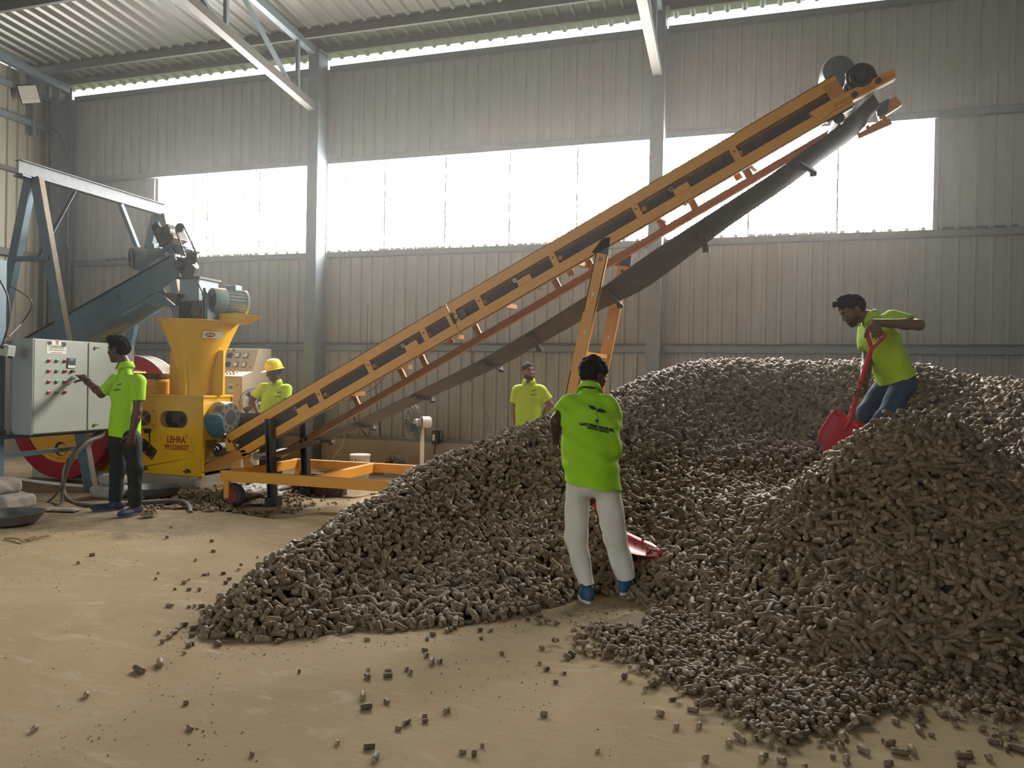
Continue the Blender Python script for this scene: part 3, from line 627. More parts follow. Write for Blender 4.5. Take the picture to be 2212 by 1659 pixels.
MB().prism([aY(1892, 228, YF-.02), aY(1920, 212, YF-.02), aY(1918, 240, YF-.02), aY(1895, 252, YF-.02)], (0, .02, 0)).obj('bearing_plate', M['blue_steel'], fb)
m = MB(); pA = [aY(1852, 296, YF+.04), aY(1924, 264, YF+.04)]; m.bar(pA[0], pA[1], .06, .06); m.bar(aY(1872, 280, YF+.04), aY(1905, 262, YF+.04), .03, .03); m.bar(aY(1873, 272, YF+.04), aY(1875, 290, YF+.04), .04, .03); m.bar(aY(1905, 245, YF+.04), aY(1912, 268, YF+.04), .07, .04); m.obj('take_up_frame', M['orange_dk'], cv)
s_c = aY(1812, 255, YN+.03); MB().cyl(s_c, s_c+V((0, .6, 0)), .055, n=18).box(s_c+V((.0, .02, .05)), (.26, .06, .05), Euler((0, -.5, 0)).to_matrix()).obj('snub_roller', M['iron'], cv, smooth=True)
g = aY(1806, 160, YF+.1); MB().lathe(g+V((0, 0, -.03)), (0, 1, 0), [(.0, -.20), (.15, -.19), (.17, -.15), (.17, .12), (.15, .15), (0, .16)], 24).obj('drive_motor', M['galv'], cv, smooth=True)
# posts near the tail
for x0_, x1_, yt, yb, y in ((577, 598, 905, 1068, YN-.03), (653, 669, 908, 1045, YF+.03)):
    a = aY((x0_+x1_)/2-3, yt, y); b = aY((x0_+x1_)/2+4, yb, y); b.z = floor_z(b.x, b.y)-.01
    m = MB().bar(a, b, .09, .055, (0, 1, 0)); m.bar(a+V((.035, -.04, 0)), b+V((.035, -.04, 0)), .02, .04, (0, 1, 0)); m.bar(a+V((-.035, -.04, 0)), b+V((-.035, -.04, 0)), .02, .04, (0, 1, 0))
    o = m.obj('tail_post', M['black'], cv); MB().box2((b.x-.075, b.y-.07, b.z), (b.x+.075, b.y+.07, b.z+.12)).obj('post_shoe', M['black'], o)
# ladder-like support legs
def leg(px0, py0, px1, py1, y, wpx, lab):
    a = aY(px0, py0, y); b = aY(px1, py1, y); d = (b-a).normalized(); e = a+d*((.34-a.z)/d.z)
    m = MB().bar(a, e, .012, .13, (1, 0, 0)); 
    sd = V((1, 0, 0))-d*d.x; sd.normalize()
    m = MB().bar(a, e, .13, .010, (0, 1, 0)).bar(a+sd*.06+V((0, .02, 0)), e+sd*.06+V((0, .02, 0)), .012, .05, (0, 1, 0)).bar(a-sd*.06+V((0, .02, 0)), e-sd*.06+V((0, .02, 0)), .012, .05, (0, 1, 0))
    o = m.obj('support_leg', M['orange'], cv)
    for t in (.17, .33): q = a.lerp(e, t); MB().cyl(q-V((0, .008, 0)), q, .016, n=10).obj('bolt', M['white_pl'], o)
    MB().cyl(a+d*.06-V((0, .015, 0)), a+d*.06, .022, n=10).obj('bolt', M['iron'], o)
    MB().prism([aY(px0-22, py0-2, y+.02), aY(px0+2, py0-34, y+.02), aY(px0+18, py0-36, y+.02), aY(px0+14, py0+6, y+.02)], (0, .012, 0)).obj('scorched_gusset', M['black'], o)
    return a, e
La = leg(1300, 548, 1238, 835, YN-.02, 28, ''); Lb = leg(1347, 575, 1301, 800, YF+.02, 24, '')
for t in (.42, .78):
    MB().bar(La[0].lerp(La[1], t), Lb[0].lerp(Lb[1], t), .08, .045).obj('rung', M['orange'], cv)
# ---- wheeled base frame
YA, YB, ZRT = 7.52, 9.0, .36
xl = aY(480, 1016, YA).x; xr = -1.3
def rail(a, b): return MB().bar(V(a)+V((0, 0, -.06)), V(b)+V((0, 0, -.06)), .07, .12)
rail((xl, YA, ZRT), (xr, YA, ZRT)).obj('base_rail', M['orange'], cv, bevel=.004); rail((xl, YB, ZRT), (xr, YB, ZRT)).obj('base_rail', M['orange'], cv, bevel=.004)
for x in (xl+.06, aY(740, 1016, 8.2).x, xr-.1): rail((x, YA+.036, ZRT-.002), (x, YB-.036, ZRT-.002)).obj('cross_rail', M['orange'], cv, bevel=.004)
M['rim'] = mat('rim_red', (.30, .03, .03), .6)
for y in (YA+.0, YB):
    x = xl+.08; zf = float(floor_z(x, y)); MB().box2((x-.04, y-.02, zf+.12), (x+.03, y+.02, ZRT-.12)).obj('wheel_fork', M['orange'], cv)
    wh = MB().lathe((x+.04, y+.05, zf+.145), (0, 1, 0), [(.085, -.05), (.14, -.045), (.15, -.015), (.15, .025), (.14, .05), (.085, .055)], 28, close=True).obj('wheel', M['rubber'], cv, smooth=True)
    MB().lathe((x+.04, y+.05, zf+.145), (0, 1, 0), [(0, -.03), (.05, -.035), (.086, -.045), (.086, .05), (.05, .04), (0, .04)], 24).obj('rim', M['rim'], wh, smooth=True)
MB().cyl((xl+.12, YA+.02, .0), (xl+.12, YB, .0), .02).obj('axle', M['iron'], cv)
# block under the rear corner of the frame
bk = MB().box2((-5.45, 8.72, -.09), (-5.05, 8.98, .21)); thing('wooden_block', bk, mat('dark_red_wood', (.06, .03, .022), .9, 0, (.10, .055, .035), 12, .6), 'dark reddish wooden block under the conveyor base frame', 'block', bevel=.01)
# ================================================================ lettering helper
def text_mesh(txt, size, bold=0., xs=1.0, align='CENTER'):
    cu = bpy.data.curves.new('txt', 'FONT'); cu.body = txt; cu.size = size; cu.align_x = align; cu.align_y = 'CENTER'; cu.offset = bold; cu.resolution_u = 2
    o = bpy.data.objects.new('txt', cu); COL.objects.link(o); dg = bpy.context.evaluated_depsgraph_get(); dg.update()
    me = bpy.data.meshes.new_from_object(o.evaluated_get(dg)); bpy.data.objects.remove(o); bpy.data.curves.remove(cu)
    vs = [(v.co.x*xs, v.co.y) for v in me.vertices]; fs = [tuple(p.vertices) for p in me.polygons]; bpy.data.meshes.remove(me)
    return vs, fs
def flat_print(mb, vf, o, ux, uy, off=0.):
    """lay 2d shapes on a plane with origin o and axes ux, uy"""
    n = V(ux).cross(V(uy)).normalized(); mb.add([V(o)+V(ux)*x+V(uy)*y+n*off for x, y in vf[0]], vf[1]); return mb
def poly2(pts): return pts, [tuple(range(len(pts)))]
# ================================================================ control cabinet (doors face +X)
XC = -7.4; CY0, CY1, CZ0, CZ1 = 6.28, 7.71, .80, 1.86
cab = empty('control_cabinet', (XC-.17, 7.0, .8), 'pale grey two-door electrical control cabinet with rows of push buttons', 'cabinet')
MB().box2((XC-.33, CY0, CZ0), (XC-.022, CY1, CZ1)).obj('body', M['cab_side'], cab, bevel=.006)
yd = 7.0
for a, b in ((CY0+.012, yd-.008), (yd+.008, CY1-.01)):
    d = MB().box2((XC-.02, a, CZ0+.012), (XC, b, CZ1-.012)).obj('door', M['cab'], cab, bevel=.006)
    if a > 6.9:
        for z in (1.79, .87):
            MB().cyl((XC, 7.10, z), (XC+.016, 7.10, z), .022, n=14).obj('lock', M['brass'], d, smooth=True); MB().box((XC+.022, 7.112, z+.004), (.012, .05, .010)).obj('key', M['iron'], d)
        MB().cyl((XC, 7.42, 1.69), (XC+.03, 7.42, 1.69), .024, n=14).obj('button', M['btn_dark'], d, smooth=True)
        MB().box2((XC, 7.46, 1.40), (XC+.012, 7.60, 1.58)).box2((XC+.012, 7.475, 1.44), (XC+.016, 7.585, 1.55)).obj('panel_meter', M['display'], d, bevel=.003)
        MB().box2((XC+.016, 7.51, 1.47), (XC+.018, 7.56, 1.53)).obj('meter_screen', M['meter'], d)
    else:
        for r, z in enumerate((1.62, 1.505, 1.385, 1.265)):
            for k, mt in enumerate(('btn_red', 'btn_green', 'btn_dark')):
                y = 6.472+.102*k; bt = MB().cyl((XC, y, z), (XC+.024, y, z), .0165, n=14).obj('push_button', M[mt], d, smooth=True)
                MB().lathe((XC, y, z), (1, 0, 0), [(.0165, 0), (.021, 0), (.021, .010), (.0165, .012)], 14, close=True).obj('bezel', M['metal'], bt, smooth=True)
        MB().box2((XC, 6.705, 1.54), (XC+.012, 6.815, 1.66)).obj('controller', M['display'], d, bevel=.003)
        MB().box2((XC+.012, 6.712, 1.545), (XC+.0135, 6.808, 1.575)).obj('controller_strip', M['meter'], d); MB().box2((XC+.012, 6.735, 1.63), (XC+.0135, 6.785, 1.65)).obj('controller_strip', M['motor'], d)
        MB().cyl((XC, 6.775, 1.505), (XC+.03, 6.775, 1.505), .018, n=14).obj('selector_knob', M['iron'], d, smooth=True)
        # maker's sticker
        st = MB().box2((XC, 6.44, 1.70), (XC+.003, 6.695, 1.845)).obj('sticker', M['white_pl'], d)
        uy, uz = V((0, 1, 0)), V((0, 0, 1)); X1 = XC+.0045
        m = MB(); flat_print(m, text_mesh('TS', .052, .002, .7), (X1, 6.572, 1.822), uy, uz); flat_print(m, text_mesh('TL Control Product', .027, .0006), (X1, 6.568, 1.787), uy, uz); [flat_print(m, poly2([(-.07+.02*q, -.004), (-.056+.02*q, -.004), (-.056+.02*q, .004), (-.07+.02*q, .004)]), (X1, 6.568, 1.713), uy, uz) for q in range(7)]; m.obj('sticker_print', M['print_red'], st)
        MB().box2((XC+.003, 6.475, 1.762), (XC+.0045, 6.66, 1.773)).obj('sticker_band', M['btn_green'], st)
        MB().box2((XC+.003, 6.448, 1.80), (XC+.0045, 6.505, 1.838)).box2((XC+.003, 6.63, 1.79), (XC+.0045, 6.69, 1.838)).obj('sticker_picture', M['display'], st)
        m = MB(); [flat_print(m, poly2([(-.1+.026*q, -.003), (-.08+.026*q, -.003), (-.08+.026*q, .004), (-.1+.026*q, .004)]), (X1, 6.568, 1.742), uy, uz) for q in range(8)]; m.obj('sticker_print', M['print_black'], st)
MB().box2((XC-.02, CY0-.002, CZ0), (XC-.005, CY0+.01, CZ1)).obj('door_edge', M['cab_side'], cab)
# stand: post, brackets and rail
MB().box2((-7.78, 6.12, .33), (-7.70, 6.20, 2.7)).obj('stand_post', M['blue_steel'], cab)
MB().bar((-7.74, 6.2, .56), (-7.86, 7.40, .56), .05, .05).obj('stand_rail', M['blue_steel'], cab)
MB().bar((-7.72, 6.2, .775), (-7.72, 7.55, .775), .06, .05).obj('stand_rail', M['blue_steel'], cab)
MB().cyl((-7.70, 6.10, .83), (-7.70, 6.13, .83), .03, n=12).box((-7.70, 6.16, .83), (.07, .07, .05)).obj('bracket', M['galv'], cab, smooth=True)
jb = empty('junction_box', aY(12, 760, 6.05), 'small grey switch box tied to the post above the cabinet corner', 'switch box')
c = aY(14, 757, 6.05); R3 = Euler((0, .18, .1)).to_matrix(); MB().box(c, (.13, .10, .12), R3).obj('box', M['cab'], jb, bevel=.006); MB().cyl(c+V((.06, -.02, -.07)), c+V((.13, -.03, -.075)), .012, n=8).obj('lever', M['black'], jb)
MB().box(c+V((.0, -.052, .03)), (.05, .004, .02), R3).obj('label_plate', M['print_black'], jb)
# cables: loop over the post, hanging bundle from the cabinet bottom
def cable(name, pts, r, label, m='cable', n=8, seg=8, grp=None):
    mb = MB().tube(bez(pts, seg), r, n); return thing(name, mb, M[m], label, 'cable', grp, smooth=True)
cable('cable', [aY(0, 605, 6.0), aY(16, 640, 6.0), aY(20, 690, 6.0), aY(8, 735, 6.0), aY(2, 752, 6.0)], .009, 'thin black cable arching into the switch box')
cable('cable', [aY(2, 608, 7.2), aY(40, 628, 7.2), aY(66, 648, 7.2), aY(66, 668, 7.2), aY(45, 700, 7.2), aY(18, 728, 6.6)], .009, 'dusty looped cable bent like an elbow above the cabinet', 'hose')
B0 = V((XC-.12, 7.38, .80))
cable('power_hose', [B0, V((XC-.10, 7.30, .72)), aY(188, 955, 7.05), aY(160, 985, 6.9), aY(142, 1020, 6.85), aY(136, 1055, 6.85), aY(150, 1082, 6.8), aZ(190, 1091, .02), aZ(240, 1090, .022), aZ(300, 1086, .022), aZ(380, 1082, .022), aZ(405, 1090, .022), aZ(412, 1108, .0)], .026, 'thick dusty power hose hanging from the cabinet and running along the floor', 'hose', 12)
cable('cable', [B0+V((.02, -.12, 0)), aY(165, 968, 7.0), aY(138, 1010, 6.8), aY(132, 1050, 6.75), aZ(105, 1082, .012), aZ(60, 1090, .012), aZ(45, 1090, .012)], .011, 'thin cable curving from the hose to the stones', 'hose')
cable('cable', [B0+V((.02, -.05, 0)), aY(168, 968, 7.05), aY(140, 1015, 6.85), aY(136, 1060, 6.8), aZ(128, 1092, .014), aZ(90, 1102, .014), aZ(60, 1103, .014)], .016, 'black cable lying beside the stones under the cabinet')
cable('pipe', [aZ(45, 1036, .015), aZ(140, 1047, .02), aZ(215, 1052, .02)], .022, 'pale pipe lying on the ground below the flywheel', 'white_pl')
# ================================================================ gantry (A frames with a galvanised I beam along Y)
ga = empty('lifting_gantry', (-8.8, 8.4, 0), 'blue grey A-frame lifting gantry with galvanised top beam', 'gantry')
XG = -8.8; zb = 4.10
m = MB(); m.box2((XG-.055, 7.22, zb-.11), (XG+.055, 9.72, zb-.10)).box2((XG-.055, 7.22, zb+.06), (XG+.055, 9.72, zb+.07)).box2((XG+.0, 7.22, zb-.11), (XG+.008, 9.72, zb+.07)); m.obj('top_beam', M['galv'], ga)
M['leg_dust'] = mat('dust_caked_steel', (.30, .245, .175), .8, 0, (.22, .18, .13), 14, .6, bump=.3, bscale=40)
for y, lo in ((7.40, True), (9.58, False)):
    for sg in (-1, 1):
        a = V((XG+sg*.05, y, zb-.11)); b = V((XG+sg*1.02, y, 0)); d = (b-a).normalized()
        l = MB().bar(a, b, .14, .008, (0, 1, 0)).bar(a+V((.066, .04, 0)), b+V((.066, .04, 0)), .008, .08, (0, 1, 0)).bar(a-V((.066, -.04, 0)), b-V((.066, -.04, 0)), .008, .08, (0, 1, 0)).obj('gantry_leg', M['blue_steel'], ga)
        if sg > 0: MB().bar(a+V((.074, .04, 0)), b+V((.074, .04, 0)), .006, .075, (0, 1, 0)).obj('dusty_flange', M['leg_dust'], l)
    q = V((XG, y, 2.95)); MB().bar(q-V((.33, 0, 0)), q+V((.33, 0, 0)), .05, .06).obj('tie_bar', M['blue_steel'], ga)
MB().bar((XG, 7.50, 2.95), (XG, 8.05, zb-.12), .05, .006, (1, 0, 0)).bar((XG+.02, 7.50, 2.95), (XG+.02, 8.05, zb-.12), .006, .05, (1, 0, 0)).obj('knee_brace', M['galv'], ga)
MB().bar((XG, 9.45, 2.95), (XG, 8.85, zb-.12), .05, .07, (1, 0, 0)).obj('knee_brace', M['blue_steel'], ga)
MB().box((XG, 7.28, zb-.13), (.16, .12, .02)).obj('cap_plate', M['blue_steel'], ga); MB().box((XG, 9.6, zb-.13), (.16, .12, .02)).obj('cap_plate', M['blue_steel'], ga)
# ================================================================ briquetting press
pr = empty('briquette_press', (-7.6, 8.55, 0), 'big yellow briquette press with flared hopper and red flywheels', 'press')
XR = -6.79; YP0, YP1 = 8.25, 8.82; ZB, ZT = .15, 1.19
MB().box2((-9.6, YP0-.1, -.1), (XR-.02, YP1+.15, ZB)).obj('concrete_base', M['concrete'], pr, bevel=.01)
# front face with the oval window: plate built round the hole
def plate_with_hole(mb, x0, x1, z0, z1, y, th, cx, cz, hw, hh):
    n = 10; ov = []
    for i in range(n+1): a = -math.pi/2+math.pi*i/n; ov.append((cx+hw-hh+hh*math.cos(a), cz+hh*math.sin(a)))
    for i in range(n+1): a = math.pi/2+math.pi*i/n; ov.append((cx-hw+hh+hh*math.cos(a), cz+hh*math.sin(a)))
    k = len(ov); out = []
    for (u, v) in ov:
        dx, dz = u-cx, v-cz; t = min(((x1-cx)/dx if dx > 1e-9 else (x0-cx)/dx if dx < -1e-9 else 1e9), ((z1-cz)/dz if dz > 1e-9 else (z0-cz)/dz if dz < -1e-9 else 1e9)); out.append((cx+dx*t, cz+dz*t))
    vs = [(u, y, v) for u, v in ov]+[(u, y, v) for u, v in out]+[(u, y+th, v) for u, v in ov]
    fs = [(i, k+i, k+(i+1) % k, (i+1) % k) for i in range(k)]+[(i, (i+1) % k, 2*k+(i+1) % k, 2*k+i) for i in range(k)]
    mb.add(vs, fs)
    for X, Z in ((x0, z0), (x1, z0), (x1, z1), (x0, z1)):     # corner fillers
        c = min(range(k), key=lambda i: (out[i][0]-X)**2+(out[i][1]-Z)**2); 
        for d in (-1, 1):
            e = out[(c+d) % k]; mb.add([(X, y, Z), (out[c][0], y, out[c][1]), (e[0], y, e[1])], [(0, 1, 2)])
wc = aY(375, 906, YP0)
m = MB(); plate_with_hole(m, -8.05, XR, ZB+.03, ZT, YP0, .10, wc.x, wc.z, .225, .112); m.obj('front_plate', M['yellow'], pr)
MB().box2((-8.05, YP1-.02, ZB+.03), (XR, YP1, ZT)).box2((XR-.02, YP0+.001, ZB+.03), (XR, YP1, ZT)).box2((-8.05, YP0+.001, ZB+.03), (-8.03, YP1, ZT)).box2((-8.05, YP0+.001, ZB+.03), (XR, YP1, ZB+.06)).obj('housing', M['yellow'], pr)
MB().cyl((wc.x+.05, YP0+.12, wc.z-.03), (wc.x+.05, YP1-.06, wc.z-.03), .10, n=20).box((wc.x-.06, YP0+.25, wc.z+.02), (.2, .2, .14)).cyl((wc.x+.02, YP0+.09, wc.z), (wc.x+.09, YP0+.2, wc.z-.06), .045, n=14).obj('crosshead', M['iron'], pr, smooth=True)
MB().box2((-8.10, YP0-.02, ZT), (XR+.02, YP1+.02, ZT+.03)).obj('top_flange', M['yellow'], pr, bevel=.004)
MB().box2((-8.10, YP0-.025, ZB), (XR+.015, YP0+.03, ZB+.045)).obj('bottom_flange', M['yellow'], pr, bevel=.004)
for x in (-7.72, -7.02): MB().cyl((x, YP0-.01, ZB+.03), (x, YP0-.01, ZB+.09), .028, n=6).box((x, YP0-.012, ZB+.055), (.10, .04, .02)).obj('anchor_bolt', M['iron'], pr)
# maker's plate with stencil
pc = aY(383, 958, YP0); n_ = V((0, -1, 0)); ux, uz = V((1, 0, 0)), V((0, 0, 1))
pts = [(-.20, -.115), (.20, -.115), (.245, -.09), (.215, .10), (.18, .12), (-.17, .12), (-.215, .10), (-.25, -.09)]
pl_ = MB().prism([pc+ux*a+uz*b-V((0, .012, 0)) for a, b in pts], (0, .012, 0)).obj('name_plate', M['yellow'], pr, bevel=.003)
m = MB(); o_ = pc-V((0, .0135, 0)); flat_print(m, text_mesh('LEHRA', .125, .004, .80), o_+uz*.048-ux*.01, ux, uz); flat_print(m, text_mesh('R', .06, .002, .8), o_+uz*.105+ux*.16, ux, uz); flat_print(m, text_mesh('9915200537', .098, .0035, .80), o_-uz*.055, ux, uz); m.obj('stencil', M['print_red'], pl_)
# bearing cover and bolted plate on the front face
bc = aY(322, 903, YP0); MB().box2((bc.x-.17, YP0-.012, bc.z-.145), (bc.x+.115, YP0, bc.z+.145)).obj('bearing_cover', M['yellow'], pr, bevel=.012); MB().cyl((bc.x-.06, YP0-.03, bc.z), (bc.x-.06, YP0-.008, bc.z), .10, n=24).obj('bearing_cap', M['iron'], pr, smooth=True)
for dx, dz in ((.08, .10), (.08, -.10)): MB().cyl((bc.x+dx, YP0-.026, bc.z+dz), (bc.x+dx, YP0-.01, bc.z+dz), .016, n=6).obj('bolt', M['brass'], pr)
MB().bar((bc.x-.13, YP0-.034, bc.z+.07), (bc.x+.01, YP0-.034, bc.z-.08), .006, .01, (0, 1, 0)).bar((bc.x-.13, YP0-.034, bc.z-.08), (bc.x+.01, YP0-.034, bc.z+.07), .006, .01, (0, 1, 0)).obj('cover_cross', M['yellow'], pr)
oc = V((bc.x-.01, YP0-.003, bc.z-.16)); MB().prism([oc+V((-.10, 0, .05)), oc+V((.06, 0, .07)), oc+V((.05, 0, -.02)), oc+V((.035, 0, -.03)), oc+V((.03, 0, -.19)), oc+V((.02, 0, -.2)), oc+V((.01, 0, -.04)), oc+V((-.06, 0, -.05))], (0, -.002, 0)).obj('oil_stain', M['dark'], pr)
kc = aY(320, 970, YP0); K = Euler((0, .62, 0)).to_matrix(); ko = MB().box(kc-V((0, .008, 0)), (.27, .016, .15), K).obj('bolted_plate', M['black'], pr)
for a, b in ((-.11, -.05), (-.11, .05), (.11, -.05), (.11, .05), (.0, -.05), (0, .05)): MB().cyl(kc+K @ V((a, -.016, b))-V((0, .004, 0)), kc+K @ V((a, -.016, b)), .011, n=6).obj('bolt', M['brass'], ko)
# hopper with saddle plates
hx, hy = aY(431, 700, 8.56).x, 8.56
prof = [(.53, 1.00), (.50, .95), (.43, .80), (.36, .62), (.305, .45), (.27, .30), (.255, .15), (.25, 0)]
m = MB(); m.lathe((hx, hy, ZT+.03), (0, 0, 1), [(r, h) for r, h in prof[::-1]]+[(r-.008, h) for r, h in prof], 48, close=True); m.obj('hopper', M['yellow'], pr, smooth=True)
MB().lathe((hx, hy, ZT+1.02), (0, 0, 1), [(.515, 0), (.54, 0), (.54, .012), (.515, .012)], 48, close=True).obj('hopper_rim', M['yellow_lt'], pr, smooth=True)
for x0_, x1_ in ((hx-.46, hx-.235), (hx+.235, hx+.42)):
    MB().prism([(x0_, hy-.03, ZT+.03), (x1_, hy-.03, ZT+.03), (x1_, hy-.03, ZT+.64), (x0_+.02*(x0_ < hx), hy-.03, ZT+.64), (x0_, hy-.03, ZT+.60)], (0, .04, 0)).obj('saddle_plate', M['yellow_lt'], pr)
MB().box2((hx-.012+.03, hy-.30, ZT+.03), (hx+.012+.03, hy-.18, ZT+.55)).obj('hopper_rib', M['yellow'], pr)
sp = aY(478, 721, 8.2); rh = .475; a_ = math.atan2(sp.y-hy, sp.x-hx)
so_ = V((hx+.455*math.cos(a_), hy+.455*math.sin(a_), sp.z)); tn = V((-math.sin(a_), math.cos(a_), 0)); ou = V((math.cos(a_), math.sin(a_), 0)); sl = (V((0, 0, 1))+ou*.43).normalized()
nn = tn.cross(sl); so_ = so_+nn*.02
st = MB().add([so_-tn*.13-sl*.045, so_+tn*.13-sl*.045, so_+tn*.13+sl*.045, so_-tn*.13+sl*.045, so_-tn*.13-sl*.045-nn*.006, so_+tn*.13-sl*.045-nn*.006, so_+tn*.13+sl*.045-nn*.006, so_-tn*.13+sl*.045-nn*.006], [(0, 1, 2, 3), (7, 6, 5, 4), (0, 4, 5, 1), (1, 5, 6, 2), (2, 6, 7, 3), (3, 7, 4, 0)]).obj('sticker', M['white_pl'], pr)
el = [(.07*math.cos(t*math.pi/10)-.04, .032*math.sin(t*math.pi/10)) for t in range(20)]
m = MB(); flat_print(m, poly2(el), so_+nn*.001, tn, sl); m.obj('sticker_badge', M['print_red'], st)
m = MB(); flat_print(m, text_mesh('LEHRA', .036, .001), so_-tn*.04+nn*.002, tn, sl); m.obj('sticker_print', M['white_pl'], st)
# slide box behind: smaller bright yellow boxes and tray left of the hopper
MB().box2((-8.35, 8.32, ZT+.03), (-7.62, 8.75, ZT+.20)).obj('slide_box', M['yellow_lt'], pr, bevel=.006)
MB().box2((-8.25, 8.36, ZT+.20), (-7.66, 8.70, ZT+.225)).obj('slide_lid', M['yellow_lt'], pr, bevel=.004)
MB().prism([(-8.14, 8.40, ZT+.31), (-7.62, 8.40, ZT+.31), (-7.70, 8.40, ZT+.23), (-8.08, 8.40, ZT+.23)], (0, .3, 0)).obj('oil_tray', M['iron'], pr)
MB().box2((-8.42, 8.38, ZT+.20), (-8.16, 8.72, ZT+.33)).obj('oil_box', M['yellow'], pr, bevel=.01)
MB().tube(bez([(-7.98, 8.30, ZT+.05), (-7.9, 8.29, ZT+.12), (-7.8, 8.29, ZT+.13), (-7.6, 8.29, ZT+.13)], 5), .012).obj('handle_rod', M['yellow_lt'], pr, smooth=True)
# crank housing left of the head
MB().box2((-9.5, 8.22, ZB), (-8.06, 8.90, 1.12)).obj('crank_housing', M['yellow'], pr, bevel=.01)
# die holder on the right face
dc = aX(489, 886, XR); dc.y = 8.53; dc.z = .93
dh = MB().lathe((XR, dc.y, dc.z), (1, 0, 0), [(.10, 0), (.205, 0), (.205, .20), (.195, .215), (.10, .215), (.10, 0)], 36, close=False).obj('die_holder', M['metal'], pr, smooth=True)
for k in range(10):
    a = 2*math.pi*k/10+.3; q = V((XR+.20, dc.y+.155*math.cos(a), dc.z+.155*math.sin(a))); MB().cyl(q, q+V((.018, 0, 0)), .021, n=12).obj('socket_screw', M['dark'], dh)
MB().cyl((XR+.205, dc.y, dc.z), (XR+.2175, dc.y, dc.z), .10, n=24).obj('die_bore', M['dark'], dh)
n = 14; ga_ = [(XR+.0, dc.y-.24+0*i, 0) for i in range(1)]
m = MB(); vs = []; r_ = .255
for i in range(n+1):
    a = math.pi+math.pi*.52*i/n
    for x in (XR+.01, XR+.30): vs.append((x, dc.y+r_*math.cos(a), dc.z+r_*math.sin(a)-.03))
m.add(vs, [(2*i, 2*i+1, 2*i+3, 2*i+2) for i in range(n)]); m.add([(XR+.01, dc.y-r_, dc.z+.04), (XR+.24, dc.y-r_, dc.z+.04), (XR+.30, dc.y-r_, dc.z-.03), (XR+.01, dc.y-r_, dc.z-.03)], [(0, 1, 2, 3)])
gd = m.obj('die_guard', mat('blue_guard', (.035, .14, .22), .5, 0, (.06, .18, .26), 8, .6), pr, smooth=True); md = gd.modifiers.new('thick', 'SOLIDIFY'); md.thickness = .008
MB().box2((XR+.03, dc.y+.27, dc.z-.30), (XR+.50, dc.y+.28, dc.z+.05)).obj('splash_plate', M['iron'], pr)
MB().box2((XR+.0, 8.30, .2), (XR+.012, 8.80, .62)).obj('rusty_panel', mat('rust_stain', (.10, .065, .02), .8, 0, (.30, .17, .02), 14, .5), pr)
# flywheels
FX, FZ = -8.81, .95
M['yellow_dk'] = mat('flywheel_yellow', (.60, .28, .02), .45, 0, (.50, .23, .02), 5, .6)
fw = MB().lathe((FX, 7.9, FZ), (0, 1, 0), [(.68, .0), (.90, .0), (.905, .02), (.905, .16), (.68, .16)], 64, close=True).obj('flywheel_rim', M['red'], pr, smooth=True)
nh = 6; holes = [(FX+.50*math.cos(2*math.pi*k/nh-1.62), FZ+.50*math.sin(2*math.pi*k/nh-1.62)) for k in range(nh)]
MB().lathe((FX, 7.93, FZ), (0, 1, 0), [(.10, 0), (.60, .0), (.62, -.01), (.64, .0), (.66, -.012), (.685, -.012), (.685, .10), (.10, .10)], 64, close=True).obj('flywheel_disc', M['yellow_dk'], pr, smooth=True)
for hx_, hz_ in holes: MB().cyl((hx_, 7.922, hz_), (hx_, 7.934, hz_), .095, n=24).obj('lightening_hole', M['dark'], pr)
for hx_, hz_ in holes: MB().lathe((hx_+.03, 7.924, hz_-.005), (0, 1, 0), [(0, -.004), (.078, -.004), (.078, .01), (0, .01)], 24).obj('hole_back', M['yellow_dk'], pr)
MB().cyl((FX, 7.80, FZ), (FX, 9.5, FZ), .085, n=24).cyl((FX, 7.86, FZ), (FX, 8.0, FZ), .16, n=24).obj('crank_shaft', M['iron'], pr, smooth=True)
pf = [(.62, 0), (.79, 0), (.80, .01)]
for k in range(7): pf += [(.80, .02+k*.034), (.775, .03+k*.034), (.775, .038+k*.034), (.80, .048+k*.034)]
pf += [(.80, .28), (.62, .28)]
bp_ = MB().lathe((FX, 9.10, FZ+.02), (0, 1, 0), pf, 72, close=True).obj('belt_pulley', M['metal'], pr, smooth=True)
MB().lathe((FX, 9.095, FZ+.02), (0, 1, 0), [(.60, 0), (.785, 0), (.785, .006), (.60, .006)], 64, close=True).obj('pulley_face', M['red'], bp_, smooth=True)
MB().cyl((FX, 9.10, FZ+.02), (FX, 9.2, FZ+.02), .61, n=48).obj('pulley_disc', M['yellow_dk'], bp_, smooth=True)
